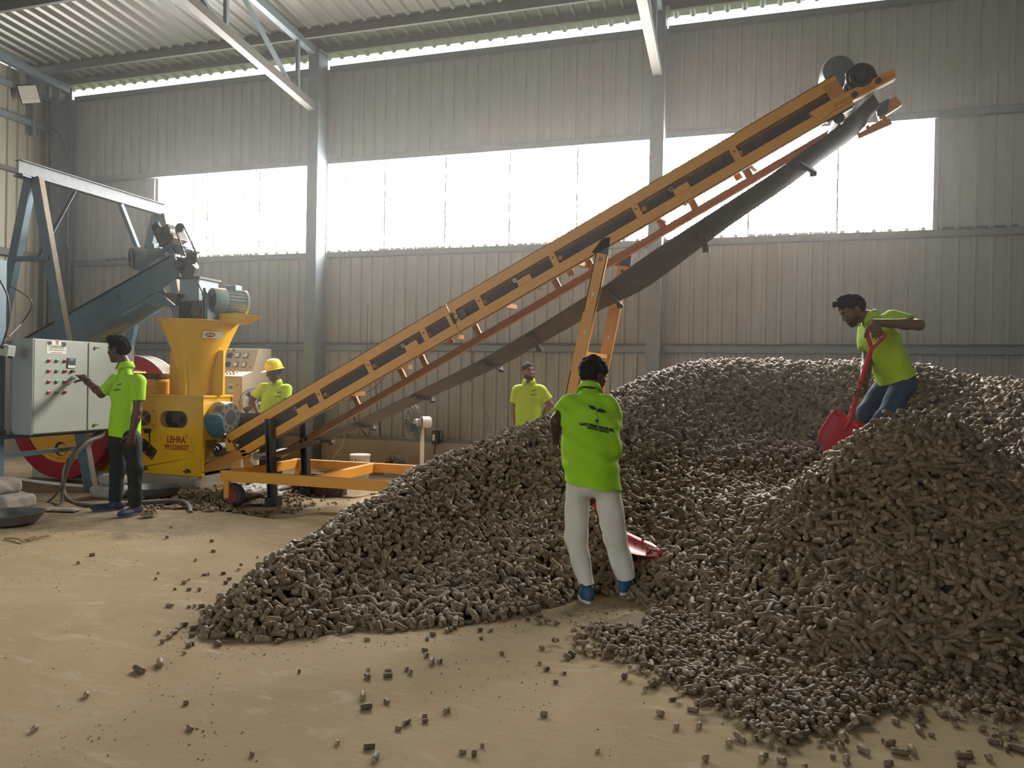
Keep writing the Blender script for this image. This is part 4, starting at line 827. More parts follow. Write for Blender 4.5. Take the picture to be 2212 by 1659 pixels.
# feeder gearbox, motor and mount above the hopper
zt = ZT+1.03
q = [aY(450, 676, 8.45), aY(522, 677, 8.45), aY(543, 680, 8.45), aY(512, 697, 8.45), aY(450, 697, 8.45)]
mo = MB().prism(q, (0, .28, 0)).obj('motor_mount', M['yellow_lt'], pr); 
def motor(parent, c, ax, r, L, m):
    a, sd, t = basis(ax); c = V(c)
    b = MB().lathe(c, a, [(0, 0), (r*.5, -.006), (r*.96, 0), (r, .02), (r, L*.36), (r*.93, L*.37), (r*.9, L*.38), (r*.9, L*.92), (r*.98, L*.93), (r*.98, L), (r*.3, L), (r*.3, L*1.1)], 28).obj('motor', m, parent, smooth=True)
    for k in range(22):
        an = 2*math.pi*k/22; d = sd*math.cos(an)+t*math.sin(an); MB().bar(c+a*(L*.39)+d*(r*.95), c+a*(L*.91)+d*(r*.95), .006, r*.13, d).obj('cooling_fin', m, b)
    for k in range(5): MB().lathe(c-a*.003, a, [(r*(.25+.15*k), -.006), (r*(.29+.15*k), -.006), (r*(.29+.15*k), .002), (r*(.25+.15*k), .002)], 24, close=True).obj('fan_grille', M['iron'], b)
    up = V((0, 0, 1)); MB().box(c+a*(L*.66)+up*(r*1.08), (L*.32, r*.8, r*.42)).obj('terminal_box', m, b, bevel=.005)
    MB().box(c+a*(L*.66)-up*(r*1.0), (L*.4, r*1.3, .03)).obj('motor_foot', m, b); return b
mc = aY(472, 650, 8.45); mc.y = 8.45; motor(pr, mc+V((-.03, -.10, 0)), (.50, .866, 0), .17, .46, M['motor'])
g0 = aY(422, 670, 8.3); gb = MB().box(g0+V((0, .05, 0)), (.38, .26, .24)).obj('feeder_gearbox', M['iron'], pr, bevel=.01)
for k in range(6): MB().box(g0+V((-.17+.035*k, -.09, .0)), (.012, .03, .22)).obj('gearbox_fin', M['iron'], gb)
MB().cyl(g0+V((.08, -.10, -.02)), g0+V((.08, -.06, -.02)), .075, n=20).obj('gearbox_cap', M['iron'], gb, smooth=True); MB().cyl(g0+V((.10, .05, .12)), g0+V((.10, .05, .30)), .03, .018, n=12).cyl(g0+V((.10, .05, .20)), g0+V((.10, .05, .24)), .036, n=12).obj('oil_filler', M['iron'], gb, smooth=True)
MB().box(g0+V((.235, .06, .02)), (.05, .28, .34)).obj('coupling_plate', M['blue_steel'], pr)
# ================================================================ screw feeder
sf = empty('screw_feeder', aY(250, 640, 8.5), 'blue grey inclined screw feeder trough discharging into the hopper', 'screw feeder')
YS0, YS1 = 8.36, 8.74
def sq(px, py, y=YS0): return aY(px, py, y)
m = MB(); top = [sq(30, 752), sq(378, 549)]; bot = [sq(75, 800), sq(387, 600)]
m.prism([sq(20, 752), sq(378, 549), sq(389, 597), sq(345, 628), sq(120, 760), sq(60, 800)], (0, .012, 0)); m.obj('trough_side', M['blue_steel'], sf)
m = MB(); m.prism([sq(20, 752, YS1), sq(378, 549, YS1), sq(389, 597, YS1), sq(120, 760, YS1), sq(60, 800, YS1)], (0, -.012, 0)); m.obj('trough_side', M['blue_steel'], sf)
a, b = sq(105, 772), sq(350, 618); d = (b-a).normalized(); dn = V((d.z, 0, -d.x)); mb = MB(); vs = []; n = 10
for i in range(n+1):
    an = math.pi*i/n; yy = (YS0+YS1)/2-math.cos(an)*(YS1-YS0)/2; off = dn*(.17*math.sin(an))
    for p in (a, b): vs.append(V((p.x, yy, p.z))+off)
mb.add(vs, [(2*i, 2*i+2, 2*i+3, 2*i+1) for i in range(n)]); tb = mb.obj('trough_bottom', M['blue_steel'], sf, smooth=True); md = tb.modifiers.new('thick', 'SOLIDIFY'); md.thickness = .006
m = MB().bar(sq(20, 750), sq(378, 548), .05, .01); m.obj('trough_lip', M['steel_dusty'], sf)
lg = sq(252, 638); MB().cyl(lg-V((0, .02, 0)), lg, .035, n=14).bar(lg, lg+V((.07, 0, -.14)), .05, .012, (0, 1, 0)).obj('lifting_lug', M['blue_steel'], sf)
# discharge chute box and flared inlet
x_l, x_r = aY(388, 640, YS0).x, aY(430, 640, YS0).x; z0_, z1_ = zt+.03, aY(400, 603, YS0).z
MB().box2((x_l, YS0-.005, z0_+.16), (x_r, YS1+.005, z1_)).obj('chute_box', mat('chute_grey', (.19, .235, .25), .4, .2, (.24, .29, .31), 6, .6), sf, bevel=.004)
MB().prism([(x_l-.18, YS0, z0_+.18), (x_l, YS0, z0_+.18), (x_r, YS0, z0_+.16), (x_r, YS0, z0_-.01), (x_l-.05, YS0, z0_-.01)], (0, YS1-YS0, 0)).obj('chute_throat', M['blue_steel'], sf)
MB().prism([sq(346, 631, YS0-.14), sq(384, 634, YS0-.14), sq(380, 660, YS0-.02)], (0, .14, 0)).obj('chute_flap', M['galv'], sf)
MB().prism([sq(300, 640), sq(346, 632), sq(378, 660), sq(345, 662), sq(315, 655)], (0, .3, 0)).obj('transition_hood', M['blue_steel'], sf)
MB().box2((x_l-.03, YS0-.03, z1_), (x_r+.03, YS1+.03, z1_+.03)).obj('chute_flange', M['steel_dusty'], sf)
# head shaft, bearing, chain drive and gearbox
e0 = sq(398, 575, 8.42); hp = MB().prism([sq(380, 553, 8.34), sq(405, 560, 8.34), sq(423, 580, 8.34), sq(418, 596, 8.34), sq(392, 600, 8.34)], (0, .02, 0)).obj('head_plate', M['steel_dusty'], sf)
MB().lathe(e0+V((.0, -.12, 0)), (0, 1, 0), [(0, -.02), (.06, -.02), (.08, .02), (.09, .1), (.09, .3), (0, .3)], 20).obj('head_bearing', M['iron'], sf, smooth=True)
s1 = sq(415, 557, 8.28); s2 = sq(388, 492, 8.28)
for c_, r_ in ((s1, .085), (s2, .06)):
    o = MB().lathe(c_, (0, 1, 0), [(0, -.012), (r_, -.012), (r_, .012), (0, .012)], 18).obj('sprocket', M['iron'], sf)
    for k in range(12): an = k*math.pi/6; MB().box(c_+V((math.cos(an)*r_, 0, math.sin(an)*r_)), (.02, .014, .02), Euler((0, -an, 0)).to_matrix()).obj('tooth', M['iron'], o)
dd = (s1-s2).normalized(); pp = V((dd.z, 0, -dd.x))
for sg, ra, rb in ((1, .065, .09), (-1, .065, .09)):
    pa, pb = s2+pp*sg*ra, s1+pp*sg*rb; nl = 15
    ch = MB()
    for k in range(nl):
        t = (k+.5)/nl; ch.bar(pa.lerp(pb, t-.42/nl), pa.lerp(pb, t+.42/nl), .022, .012+.010*(k % 2), (0, 1, 0))
    ch.obj('drive_chain', M['iron'], sf)
gc = sq(370, 513, 8.42); gbx = MB().box(gc, (.26, .30, .22), Euler((0, -.5, 0)).to_matrix()).cyl(gc+V((-.02, -.22, .06)), gc+V((-.02, -.14, .06)), .055, n=18).cyl(gc+V((.08, -.2, .05)), gc+V((.08, -.1, .05)), .07, n=18).box(gc+V((-.1, -.16, .1)), (.12, .05, .14), Euler((0, -.5, 0)).to_matrix()).obj('gearbox', M['iron'], sf, bevel=.01)
MB().cyl(gc+V((-.10, -.20, .10)), gc+V((-.10, -.18, .10)), .045, n=18).obj('gearbox_eye', M['dark'], gbx)
for ya in (8.34, 8.72):
    MB().bar(sq(300, 580, ya), sq(372, 527, ya), .05, .05).bar(sq(372, 527, ya), sq(402, 537, ya), .05, .05).bar(sq(366, 530, ya), sq(386, 590, ya), .012, .05).obj('drive_bracket', M['blue_steel'], sf)
MB().prism([sq(350, 541, 8.4), sq(372, 527, 8.4), sq(402, 537, 8.4), sq(382, 550, 8.4)], (0, .3, 0)).obj('drive_platform', M['blue_steel'], sf)
mc2 = sq(285, 558, 8.30); motor(sf, mc2, (.50, .866, .1), .155, .42, M['motor'])
cable('cable', [sq(420, 601, 8.33), sq(428, 612, 8.3), sq(438, 632, 8.3), sq(450, 645, 8.28)], .01, 'thin grey cable between screw feeder and gearbox motor', 'hose')
# ================================================================ organic shapes: distance fields -> meshes
def A3(v): return np.array(v, float)
class Field:
    def __init__(s, lo, hi, h):
        s.lo = A3(lo); s.h = h; s.n = np.ceil((A3(hi)-s.lo)/h).astype(int)+1; s.F = np.full(s.n, .06, np.float32)
    def _box(s, lo, hi, pad):
        a = np.maximum(np.floor((A3(lo)-pad-s.lo)/s.h).astype(int), 0); b = np.minimum(np.ceil((A3(hi)+pad-s.lo)/s.h).astype(int)+1, s.n)
        if (b <= a).any(): return None
        g = [s.lo[i]+s.h*np.arange(a[i], b[i]) for i in range(3)]
        return (slice(a[0], b[0]), slice(a[1], b[1]), slice(a[2], b[2])), np.meshgrid(*g, indexing='ij')
    def op(s, lo, hi, fn, k=.01, sub=False, clip=()):
        q = s._box(lo, hi, .03+k)
        if q is None: return s
        sl, (X, Y, Z) = q; d = fn(X, Y, Z)
        for p, n in clip: d = np.maximum(d, (X-p[0])*n[0]+(Y-p[1])*n[1]+(Z-p[2])*n[2])
        a = s.F[sl]
        if sub: h = np.maximum(k-np.abs(a+d), 0)/max(k, 1e-6); s.F[sl] = np.maximum(a, -d)+h*h*k*.25
        else: h = np.maximum(k-np.abs(a-d), 0)/max(k, 1e-6); s.F[sl] = np.minimum(a, d)-h*h*k*.25
        return s
    def cap(s, p0, p1, r0, r1=None, k=.01, sub=False, clip=(), side=None, flat=1.):
        p0 = A3(p0); p1 = A3(p1); r1 = r0 if r1 is None else r1; ax = p1-p0; L = max(np.linalg.norm(ax), 1e-6); ax = ax/L; R = max(r0, r1)
        if side is not None:
            b = A3(side); b = b-ax*(b@ax); b /= np.linalg.norm(b); c = np.cross(ax, b)
        def fn(X, Y, Z):
            x, y, z = X-p0[0], Y-p0[1], Z-p0[2]; t = x*ax[0]+y*ax[1]+z*ax[2]; tc = np.clip(t, 0, L); r = r0+(r1-r0)*tc/L
            if side is None: return np.sqrt((x-ax[0]*tc)**2+(y-ax[1]*tc)**2+(z-ax[2]*tc)**2)-r
            u = x*b[0]+y*b[1]+z*b[2]; v = x*c[0]+y*c[1]+z*c[2]; return (np.sqrt(u*u+(v/flat)**2+((t-tc)/flat)**2)-r)*(.5+.5*flat)
        return s.op(np.minimum(p0, p1)-R, np.maximum(p0, p1)+R, fn, k, sub, clip)
    def ell(s, c, axes, rad, k=.01, sub=False, clip=()):
        c = A3(c); Ax = [A3(a) for a in axes]; R = max(rad)
        def fn(X, Y, Z):
            x, y, z = X-c[0], Y-c[1], Z-c[2]; q = [x*a[0]+y*a[1]+z*a[2] for a in Ax]
            k0 = np.sqrt(sum((q[i]/rad[i])**2 for i in range(3))); k1 = np.sqrt(sum((q[i]/rad[i]**2)**2 for i in range(3)))+1e-9; return k0*(k0-1)/k1
        return s.op(c-R, c+R, fn, k, sub, clip)
    def wrinkle(s, amp, f, seed=0, axis=None):
        g = [s.lo[i]+s.h*np.arange(s.n[i]) for i in range(3)]; X, Y, Z = [a.astype(np.float32) for a in np.meshgrid(*g, indexing='ij')]
        m = np.abs(s.F) < .03; x, y, z = X[m], Y[m], Z[m]; r = np.random.default_rng(seed); o = np.zeros_like(x)
        for i in range(5):
            d = r.normal(size=3); d[2] *= .6; d = d/np.linalg.norm(d)*f*(.6+.35*i); e = r.normal(size=3)*f*.5
            o += np.sin(x*d[0]+y*d[1]+z*d[2]+1.6*np.sin(x*e[0]+y*e[1]+z*e[2]+r.uniform(0, 6))+r.uniform(0, 6))/(1+.5*i)
        s.F[m] += (amp*o*.5).astype(np.float32); return s
    def mesh(s, name, m):
        F = s.F; I = F < 0; n = s.n; c = np.zeros(n-1, np.uint8); off = [(i, j, k) for i in (0, 1) for j in (0, 1) for k in (0, 1)]
        sl = lambda o: tuple(slice(o[i], n[i]-1+o[i]) for i in range(3))
        for o in off: c += I[sl(o)]
        act = (c > 0) & (c < 8); idx = -np.ones(n-1, np.int64); ijk = np.argwhere(act); idx[act] = np.arange(len(ijk))
        P = np.zeros((len(ijk), 3)); cnt = np.zeros(len(ijk)); val = {o: F[ijk[:, 0]+o[0], ijk[:, 1]+o[1], ijk[:, 2]+o[2]] for o in off}
        for o in off:
            for ax in range(3):
                if o[ax] == 0:
                    q = list(o); q[ax] = 1; q = tuple(q); a, b = val[o], val[q]; mk = (a < 0) != (b < 0); t = a[mk]/(a[mk]-b[mk]); e = np.tile(A3(o), (mk.sum(), 1)); e[:, ax] += t; P[mk] += e; cnt[mk] += 1
        P = s.lo+s.h*(ijk+P/cnt[:, None]); Q = []
        for ax in range(3):
            u, v = (ax+1) % 3, (ax+2) % 3; a = I[tuple(slice(0, n[i]-1) if i == ax else slice(1, n[i]-1) for i in range(3))]; b = I[tuple(slice(1, n[i]) if i == ax else slice(1, n[i]-1) for i in range(3))]
            e = np.argwhere(a != b)
            if not len(e): continue
            e = e.copy(); flip = a[tuple(e.T)]; e[:, u] += 1; e[:, v] += 1
            def cell(du, dv): f = e.copy(); f[:, u] -= du; f[:, v] -= dv; return idx[f[:, 0], f[:, 1], f[:, 2]]
            q = np.stack([cell(1, 1), cell(0, 1), cell(0, 0), cell(1, 0)], 1); q[~flip] = q[~flip][:, ::-1]; Q.append(q)
        Q = np.concatenate(Q); Q = Q[(Q >= 0).all(1)]
        me = bpy.data.meshes.new(name); me.vertices.add(len(P)); me.vertices.foreach_set('co', P.astype(np.float32).ravel())
        me.loops.add(Q.size); me.loops.foreach_set('vertex_index', Q.astype(np.int32).ravel()); me.polygons.add(len(Q)); me.polygons.foreach_set('loop_start', np.arange(0, Q.size, 4, dtype=np.int32))
        me.polygons.foreach_set('use_smooth', np.ones(len(Q), bool)); me.update(calc_edges=True); me.validate()
        for x in (m if isinstance(m, (list, tuple)) else [m]): me.materials.append(x)
        return me
def unit(v): v = A3(v); return v/np.linalg.norm(v)
def rot_about(v, axis, ang): v = A3(v); a = unit(axis); return v*math.cos(ang)+np.cross(a, v)*math.sin(ang)+a*(a@v)*(1-math.cos(ang))
# ---- materials of people
def skin_mat(n, c): 
    m = mat(n, c, .5, 0, tuple(x*.85 for x in c), 25, .6, spec=.35); m.node_tree.nodes['Principled BSDF'].inputs['Subsurface Weight'].default_value = .08; return m
M['skin'] = skin_mat('brown_skin', (.155, .078, .048)); M['skin_dk'] = skin_mat('dark_brown_skin', (.085, .042, .028)); M['skin_md'] = skin_mat('mid_brown_skin', (.20, .105, .065))
M['hair'] = mat('black_hair', (.006, .005, .005), .7, 0, (.014, .012, .011), 90, .5, bump=.6, bscale=120, stretch=(1, 1, .3), spec=.12)
M['beard'] = mat('short_beard', (.035, .022, .016), .8, 0, (.055, .034, .025), 160, .5, spec=.12)
M['lime'] = mat('lime_polo', (.33, .60, .02), .75, 0, (.28, .53, .016), 9, .6, bump=.12, bscale=220, spec=.2)
M['lime_y'] = mat('yellow_lime_polo', (.40, .58, .03), .75, 0, (.35, .51, .03), 9, .6, bump=.12, bscale=220, spec=.2)
M['trs_white'] = mat('off_white_trousers', (.66, .63, .54), .8, 0, (.58, .54, .45), 7, .6, bump=.1, bscale=200, spec=.2)
M['trs_black'] = mat('black_trousers', (.012, .016, .016), .75, 0, (.022, .026, .025), 7, .6, spec=.3)
M['denim'] = mat('dark_denim', (.022, .042, .075), .8, 0, (.05, .085, .13), 12, .5, bump=.2, bscale=200, spec=.25)
M['shoe_navy'] = mat('navy_shoe', (.012, .016, .045), .6, 0, (.02, .022, .06), 30, .6); M['shoe_blue'] = mat('blue_shoe', (.018, .065, .13), .65, 0, (.03, .09, .17), 30, .6)
M['sole'] = mat('pale_sole', (.60, .58, .53), .7); M['sole_dk'] = mat('dark_sole', (.08, .08, .09), .7)
M['eye'] = mat('eye_white', (.26, .235, .21), .4); M['iris'] = mat('eye_dark', (.012, .008, .006), .2); M['lip'] = mat('lip', (.15, .055, .045), .5)
M['helmet'] = mat('yellow_helmet', (.80, .62, .005), .25, 0, (.76, .58, .006), 9, .5, coat=.4)
def hand(f, w, d, n, sg, curl=.5, S=1., thumb=.6, spread=.05, cs=None):
    """w wrist, d along the hand, n palm normal, sg side of the thumb"""
    w = A3(w); d = unit(d); n = A3(n); n = unit(n-d*(n@d)); s = unit(np.cross(d, n))*sg
    f.cap(w, w+d*.04*S, .026*S, .030*S, .02, side=s, flat=.72)
    f.cap(w+d*.035*S, w+d*.082*S, .036*S, .041*S, .016, side=s, flat=.38)
    for i, (o, L) in enumerate(((.029, .070), (.010, .079), (-.010, .073), (-.028, .058))):
        p = w+d*(.084-.005*abs(i-1.3))*S+s*o*S; dd = unit(d+s*spread*(1.5-i)); c = curl if cs is None else cs[i]
        for j, fr in enumerate((.46, .30, .24)):
            dd = rot_about(dd, np.cross(dd, n), c*(.75 if j == 0 else 1.)); q = p+dd*L*fr*S; f.cap(p, q, (.0096-.0009*j)*S, (.0088-.0009*j)*S, .005); p = q
    p = w+d*.022*S+s*.030*S; dd = unit(d*.62+s*.72+n*thumb*.5)
    for j, L in enumerate((.045, .034, .026)):
        q = p+dd*L*S; f.cap(p, q, (.0135-.0017*j)*S, (.0115-.0014*j)*S, .008); p = q; dd = unit(dd+d*.28+n*thumb*.42-s*.22)
def head_ops(f, H, fw, up, S):
    H = A3(H); fx = unit(fw); up = A3(up); uz = unit(up-fx*(up@fx)); ly = np.cross(uz, fx); ax = (fx, ly, uz)
    L = lambda x, y, z: H+S*(fx*x+ly*y+uz*z)
    f.ell(L(-.012, 0, .035), ax, (.100*S, .077*S, .090*S), .01); f.ell(L(.028, 0, -.035), ax, (.064*S, .060*S, .082*S), .03)
    f.cap(L(.055, -.016, -.098), L(.055, .016, -.098), .020*S, None, .025); f.cap(L(-.005, -.05, -.065), L(.05, -.016, -.10), .017*S, .014*S, .02); f.cap(L(-.005, .05, -.065), L(.05, .016, -.10), .017*S, .014*S, .02)
    f.cap(L(.080, -.03, .030), L(.080, .03, .030), .013*S, None, .02)
    for sg in (-1, 1):
        f.ell(L(.058, sg*.038, -.018), ax, (.028*S, .025*S, .024*S), .02); f.ell(L(.095, sg*.031, .009), ax, (.018*S, .018*S, .012*S), .012, sub=True)
        f.ell(L(-.006, sg*.080, -.004), (unit(fx+ly*sg*.3), ly, uz), (.020*S, .009*S, .033*S), .006); f.ell(L(.002, sg*.088, .0), ax, (.010*S, .007*S, .018*S), .004, sub=True)
    f.cap(L(.084, 0, .020), L(.106, 0, -.022), .0085*S, .0125*S, .012); f.cap(L(.095, -.012, -.027), L(.095, .012, -.027), .009*S, None, .008)
    f.cap(L(.082, -.019, -.058), L(.082, .019, -.058), .0085*S, None, .008); f.cap(L(.080, -.016, -.069), L(.080, .016, -.069), .009*S, None, .008)
    return L, ax
def project_decal(mb2, tgt, o, ux, uy, n, name, m, parent, lift=.003, cell=.012):
    """drape flat shapes (2d verts, faces) over a mesh along -n"""
    bm = bmesh.new(); o = V(o); ux = V(ux).normalized(); uy = V(uy).normalized(); n = V(n).normalized()
    for vs, fs in mb2:
        b = [bm.verts.new((x, y, 0)) for x, y in vs]
        for f in fs:
            try: bm.faces.new([b[i] for i in f])
            except ValueError: pass
    bmesh.ops.triangulate(bm, faces=bm.faces[:])
    for _ in range(3):
        es = [e for e in bm.edges if e.calc_length() > cell]
        if not es: break
        bmesh.ops.subdivide_edges(bm, edges=es, cuts=1); bmesh.ops.triangulate(bm, faces=bm.faces[:])
    me_t = tgt; bv = BVHTree.FromPolygons([v.co[:] for v in me_t.vertices], [p.vertices[:] for p in me_t.polygons])
    for v in bm.verts:
        p = o+ux*v.co.x+uy*v.co.y+n*.25; h = bv.ray_cast(p, -n, .6); v.co = (h[0]+n*lift) if h[0] is not None else (o+ux*v.co.x+uy*v.co.y)
    me = bpy.data.meshes.new(name); bm.to_mesh(me); bm.free(); me.materials.append(m)
    return link(name, me, parent)
def leaf(cx, cy, L, w, ang):
    n = 9; pts = []
    for i in range(n+1): t = i/n; pts.append((t*L, w*math.sin(math.pi*t**.75)))
    for i in range(n-1, 0, -1): t = i/n; pts.append((t*L, -w*.75*math.sin(math.pi*t**.75)))
    ca, sa = math.cos(ang), math.sin(ang); return poly2([(cx+x*ca-y*sa, cy+x*sa+y*ca) for x, y in pts])
def strip2(pts, w):
    vs = []; 
    for i, p in enumerate(pts):
        q0 = pts[max(i-1, 0)]; q1 = pts[min(i+1, len(pts)-1)]; dx, dy = q1[0]-q0[0], q1[1]-q0[1]; l = math.hypot(dx, dy) or 1; vs += [(p[0]-dy/l*w/2, p[1]+dx/l*w/2), (p[0]+dy/l*w/2, p[1]-dx/l*w/2)]
    return vs, [(2*i, 2*i+1, 2*i+3, 2*i+2) for i in range(len(pts)-1)]
def logo(s, small=False):
    """sprouting plug emblem over two lines of lettering, about s wide"""
    out = [leaf(0, .30*s, .30*s, .085*s, 2.65), leaf(0, .27*s, .33*s, .085*s, .12)]
    if not small: out.append(strip2([(-.02*s, .30*s), (.04*s, .22*s), (-.03*s, .15*s), (.06*s, .08*s), (.02*s, .03*s), (.01*s, -.01*s)], .014*s))
    out.append(poly2([(-.045*s, -.01*s), (.065*s, -.01*s), (.06*s, -.06*s), (.03*s, -.085*s), (-.01*s, -.085*s), (-.04*s, -.06*s)]))
    out += [poly2([(-.025*s, -.085*s), (-.005*s, -.085*s), (-.005*s, -.14*s), (-.025*s, -.14*s)]), poly2([(.025*s, -.085*s), (.045*s, -.085*s), (.045*s, -.14*s), (.025*s, -.14*s)])]
    sh = lambda vf, dx, dy: ([(x+dx, y+dy) for x, y in vf[0]], vf[1])
    out.append(sh(text_mesh('NATURES BIOFUEL', .125*s, .0022 if not small else .0006), 0, -.24*s)); out.append(sh(text_mesh('PRIVATE LIMITED', .085*s, .0015 if not small else .0004), .04*s, -.34*s))
    return out
def shoe(root, heel, toe, S, mu, ms, name='shoe'):
    heel = A3(heel); toe = A3(toe); d = toe-heel; d[2] = 0; L = .285*S; d = unit(d); s = np.cross((0, 0, 1), d); z0 = heel[2]
    out = []
    for i in range(28):
        t = 2*math.pi*i/28; x = .5*L*math.cos(t); w = (.046+.008*math.cos(t)-.006*math.cos(2*t))*S; y = w*math.sin(t); out.append(heel+d*(x+L*.46)+s*y+np.array([0, 0, z0*0]))
    mb = MB().prism([V(p) for p in out], (0, 0, .026*S)); so = None
    f = Field(heel-.36, heel+.36, .006); c = heel+d*L*.46
    up = [(p, n) for p, n in ((heel+np.array([0, 0, .022*S]), (0, 0, -1)),)]
    f.ell(heel+d*L*.12+np.array([0, 0, .045*S]), (d, s, (0, 0, 1)), (.055*S, .038*S, .055*S), .01, clip=up); f.ell(heel+d*L*.62+np.array([0, 0, .028*S]), (d, s, (0, 0, 1)), (.115*S, .046*S, .050*S), .04, clip=up)
    f.cap(heel+d*L*.28+np.array([0, 0, .05*S]), heel+d*L*.2+np.array([0, 0, .105*S]), .045*S, .040*S, .03, clip=[(heel+np.array([0, 0, .11*S]), (0, 0, 1))])
    o = link(name, f.mesh(name, mu), root); mb.obj('sole', ms, o, smooth=True, bevel=.008)
    for k in range(4):
        x = L*(.42+.06*k); w_ = .042*S; zz = (.083-.018*k*.6)*S; pts = [heel+d*x+s*(w_*math.cos(a))+np.array([0, 0, .018*S+zz*math.sin(a)*.86]) for a in np.linspace(.35, math.pi-.35, 7)]
        MB().tube([V(p) for p in pts], .0035, 5).obj('lace', M['white_pl'] if ms is M['sole'] else M['lip'], o)
def person(J, o):
    """J: joints in world space, o: options"""
    S = o['S']; g = {k: A3(v) for k, v in J.items()}; base = (g['heelL']+g['heelR'])/2; base[2] = min(g['heelL'][2], g['heelR'][2])
    root = empty('person', V(base), o['label'], 'person', 'workers in lime polo shirts')
    allp = np.array(list(g.values())); lo = allp.min(0)-.16; hi = allp.max(0)+.2
    side = unit(g['shL']-g['shR']); spine = unit(g['neck']-g['pelvis']); front = unit(np.cross(side, spine)); mid = g['pelvis']*.5+g['chest']*.5
    # ---- body: one continuous skin mesh
    f = Field(lo, hi, .0062)
    L, ax = head_ops(f, g['head'], o['face'], o['up'], S)
    f.cap(L(-.022, 0, -.05), g['neck']+spine*.0, .050*S, .060*S, .03)
    f.cap(g['neck']-spine*.08, g['chest'], .072*S, .115*S, .05, side=side, flat=.62); f.cap(g['chest'], g['pelvis'], .135*S, .13*S, .05, side=side, flat=.66)
    f.cap(g['shL'], g['shR'], .040*S, None, .04)
    for q in 'LR':
        f.cap(g['sh'+q], g['el'+q], .046*S, .041*S, .02); m_ = g['el'+q]*.68+g['wr'+q]*.32; f.cap(g['el'+q], m_, .040*S, .041*S, .02); f.cap(m_, g['wr'+q], .041*S, .027*S, .02)
        hd = o['hand'+q]; hand(f, g['wr'+q], hd[0], hd[1], hd[2], hd[3], S*1.02, cs=hd[4] if len(hd) > 4 else None, thumb=hd[5] if len(hd) > 5 else .6)
        f.cap(g['hip'+q], g['kn'+q], .072*S, .052*S, .03); f.cap(g['kn'+q], g['an'+q], .050*S, .034*S, .03); f.cap(g['an'+q], g['an'+q]*.4+g['heel'+q]*.6+unit((g['toe'+q]-g['heel'+q])*A3((1, 1, 0)))*.05, .034*S, .03*S, .02)
    body = link('body', f.mesh('body', o['skin']), root)
    # ---- face details
    for sg in (-1, 1):
        c = L(.0765, sg*.031, .009); e = MB().lathe(V(c), V(ax[0]), [(0, -.011*S), (.008*S, -.008*S), (.0108*S, 0), (.008*S, .008*S), (.0055*S, .0112*S), (0, .0122*S)], 14).obj('eye', M['eye'], body, smooth=True)
        MB().lathe(V(c), V(ax[0]), [(0, .0118*S), (.0062*S, .0112*S), (.004*S, .0133*S), (0, .0138*S)], 12).obj('iris', M['iris'], e, smooth=True)
        MB().tube([V(L(.0935, sg*.012, .030)), V(L(.0945, sg*.027, .035)), V(L(.083, sg*.047, .030))], [.0035*S, .0048*S, .002*S], 6).obj('eyebrow', M['hair'], body)
    MB().tube([V(L(.0885, -.020, -.0635)), V(L(.0935, 0, -.0615)), V(L(.0885, .020, -.0635))], [.002*S, .0042*S, .002*S], 6).obj('lips', M['lip'], body)
    if o.get('beard'):
        fb = Field(A3(g['head'])-.2, A3(g['head'])+.2, .005); head_ops(fb, g['head'], o['face'], o['up'], S); fb.F -= .0014
        for p, r in ((L(.09, 0, .05), .105), (L(-.07, 0, .02), .105), (L(.12, 0, -.062), .032)): fb.ell(p, ax, (r*S, .2*S, r*S*(1 if r > .05 else .5)), .006, sub=True)
        fb.cap(L(-.02, 0, -.20), L(-.02, 0, -.14), .085*S, None, .01, sub=True)
        link('beard', fb.mesh('beard', M['beard']), root)
    # ---- hair
    fh = Field(A3(g['head'])-.2, A3(g['head'])+.2, .005); ht = o.get('hair_h', .018)
    fh.ell(L(-.016, 0, .040), ax, ((.100+ht)*S, (.078+ht*.75)*S, (.090+ht*1.3)*S), .01)
    if o.get('quiff'): fh.ell(L(.062, 0, .118), ax, (.05*S, .055*S, .03*S), .02); fh.ell(L(.03, 0, .125), ax, (.07*S, .055*S, .032*S), .02)
    fh.ell(L(.105, 0, -.045), ax, (.098*S, .12*S, .120*S), .012, sub=True); fh.ell(L(.03, 0, -.115), ax, (.12*S, .15*S, .095*S), .012, sub=True)
    for sg in (-1, 1): fh.ell(L(.004, sg*.085, -.012), ax, (.032*S, .04*S, .042*S), .01, sub=True)
    fh.wrinkle(.010 if o.get('quiff') else .006, 130, 3); link('hair', fh.mesh('hair', M['hair']), root)
    # ---- trousers
    ft = Field(lo-.05, hi, .0075); tr = o.get('leg_r', (.096, .074, .058)); dn = -spine
    ft.cap(g['pelvis']+spine*.02, g['pelvis']-spine*.03, .140*S, .148*S, .04, side=side, flat=.70)
    for q in 'LR':
        e = g['an'+q]; sh = unit(e-g['kn'+q]); cl = [(e+sh*o.get('cuff', .0), sh)]
        ft.cap(g['hip'+q]+A3((0, 0, .02)), g['kn'+q], tr[0]*S, tr[1]*S, .045); ft.cap(g['kn'+q], e+sh*.05, tr[1]*S, tr[2]*S, .03, clip=cl)
    ft.wrinkle(o.get('wr_t', .006), 26, o['seed']); link('trousers', ft.mesh('trousers', o['trousers']), root)
    for q in 'LR': shoe(root, g['heel'+q], g['toe'+q], S, o['shoe'], o['sole'])
    # ---- polo shirt
    fs = Field(lo-.06, hi, .0068); hem = g['hem']; cl = [(hem, -unit(o.get('hem_n', spine)))]; bw = o.get('belly', 1.)
    fs.cap(g['pelvis']-spine*.12, mid, .192*S*o.get('hem_w', 1.), .175*S*bw, .04, side=side, flat=.74, clip=cl); fs.cap(mid, g['chest'], .175*S*bw, .178*S*o.get('chest_w', 1.), .05, side=side, flat=.70, clip=cl)
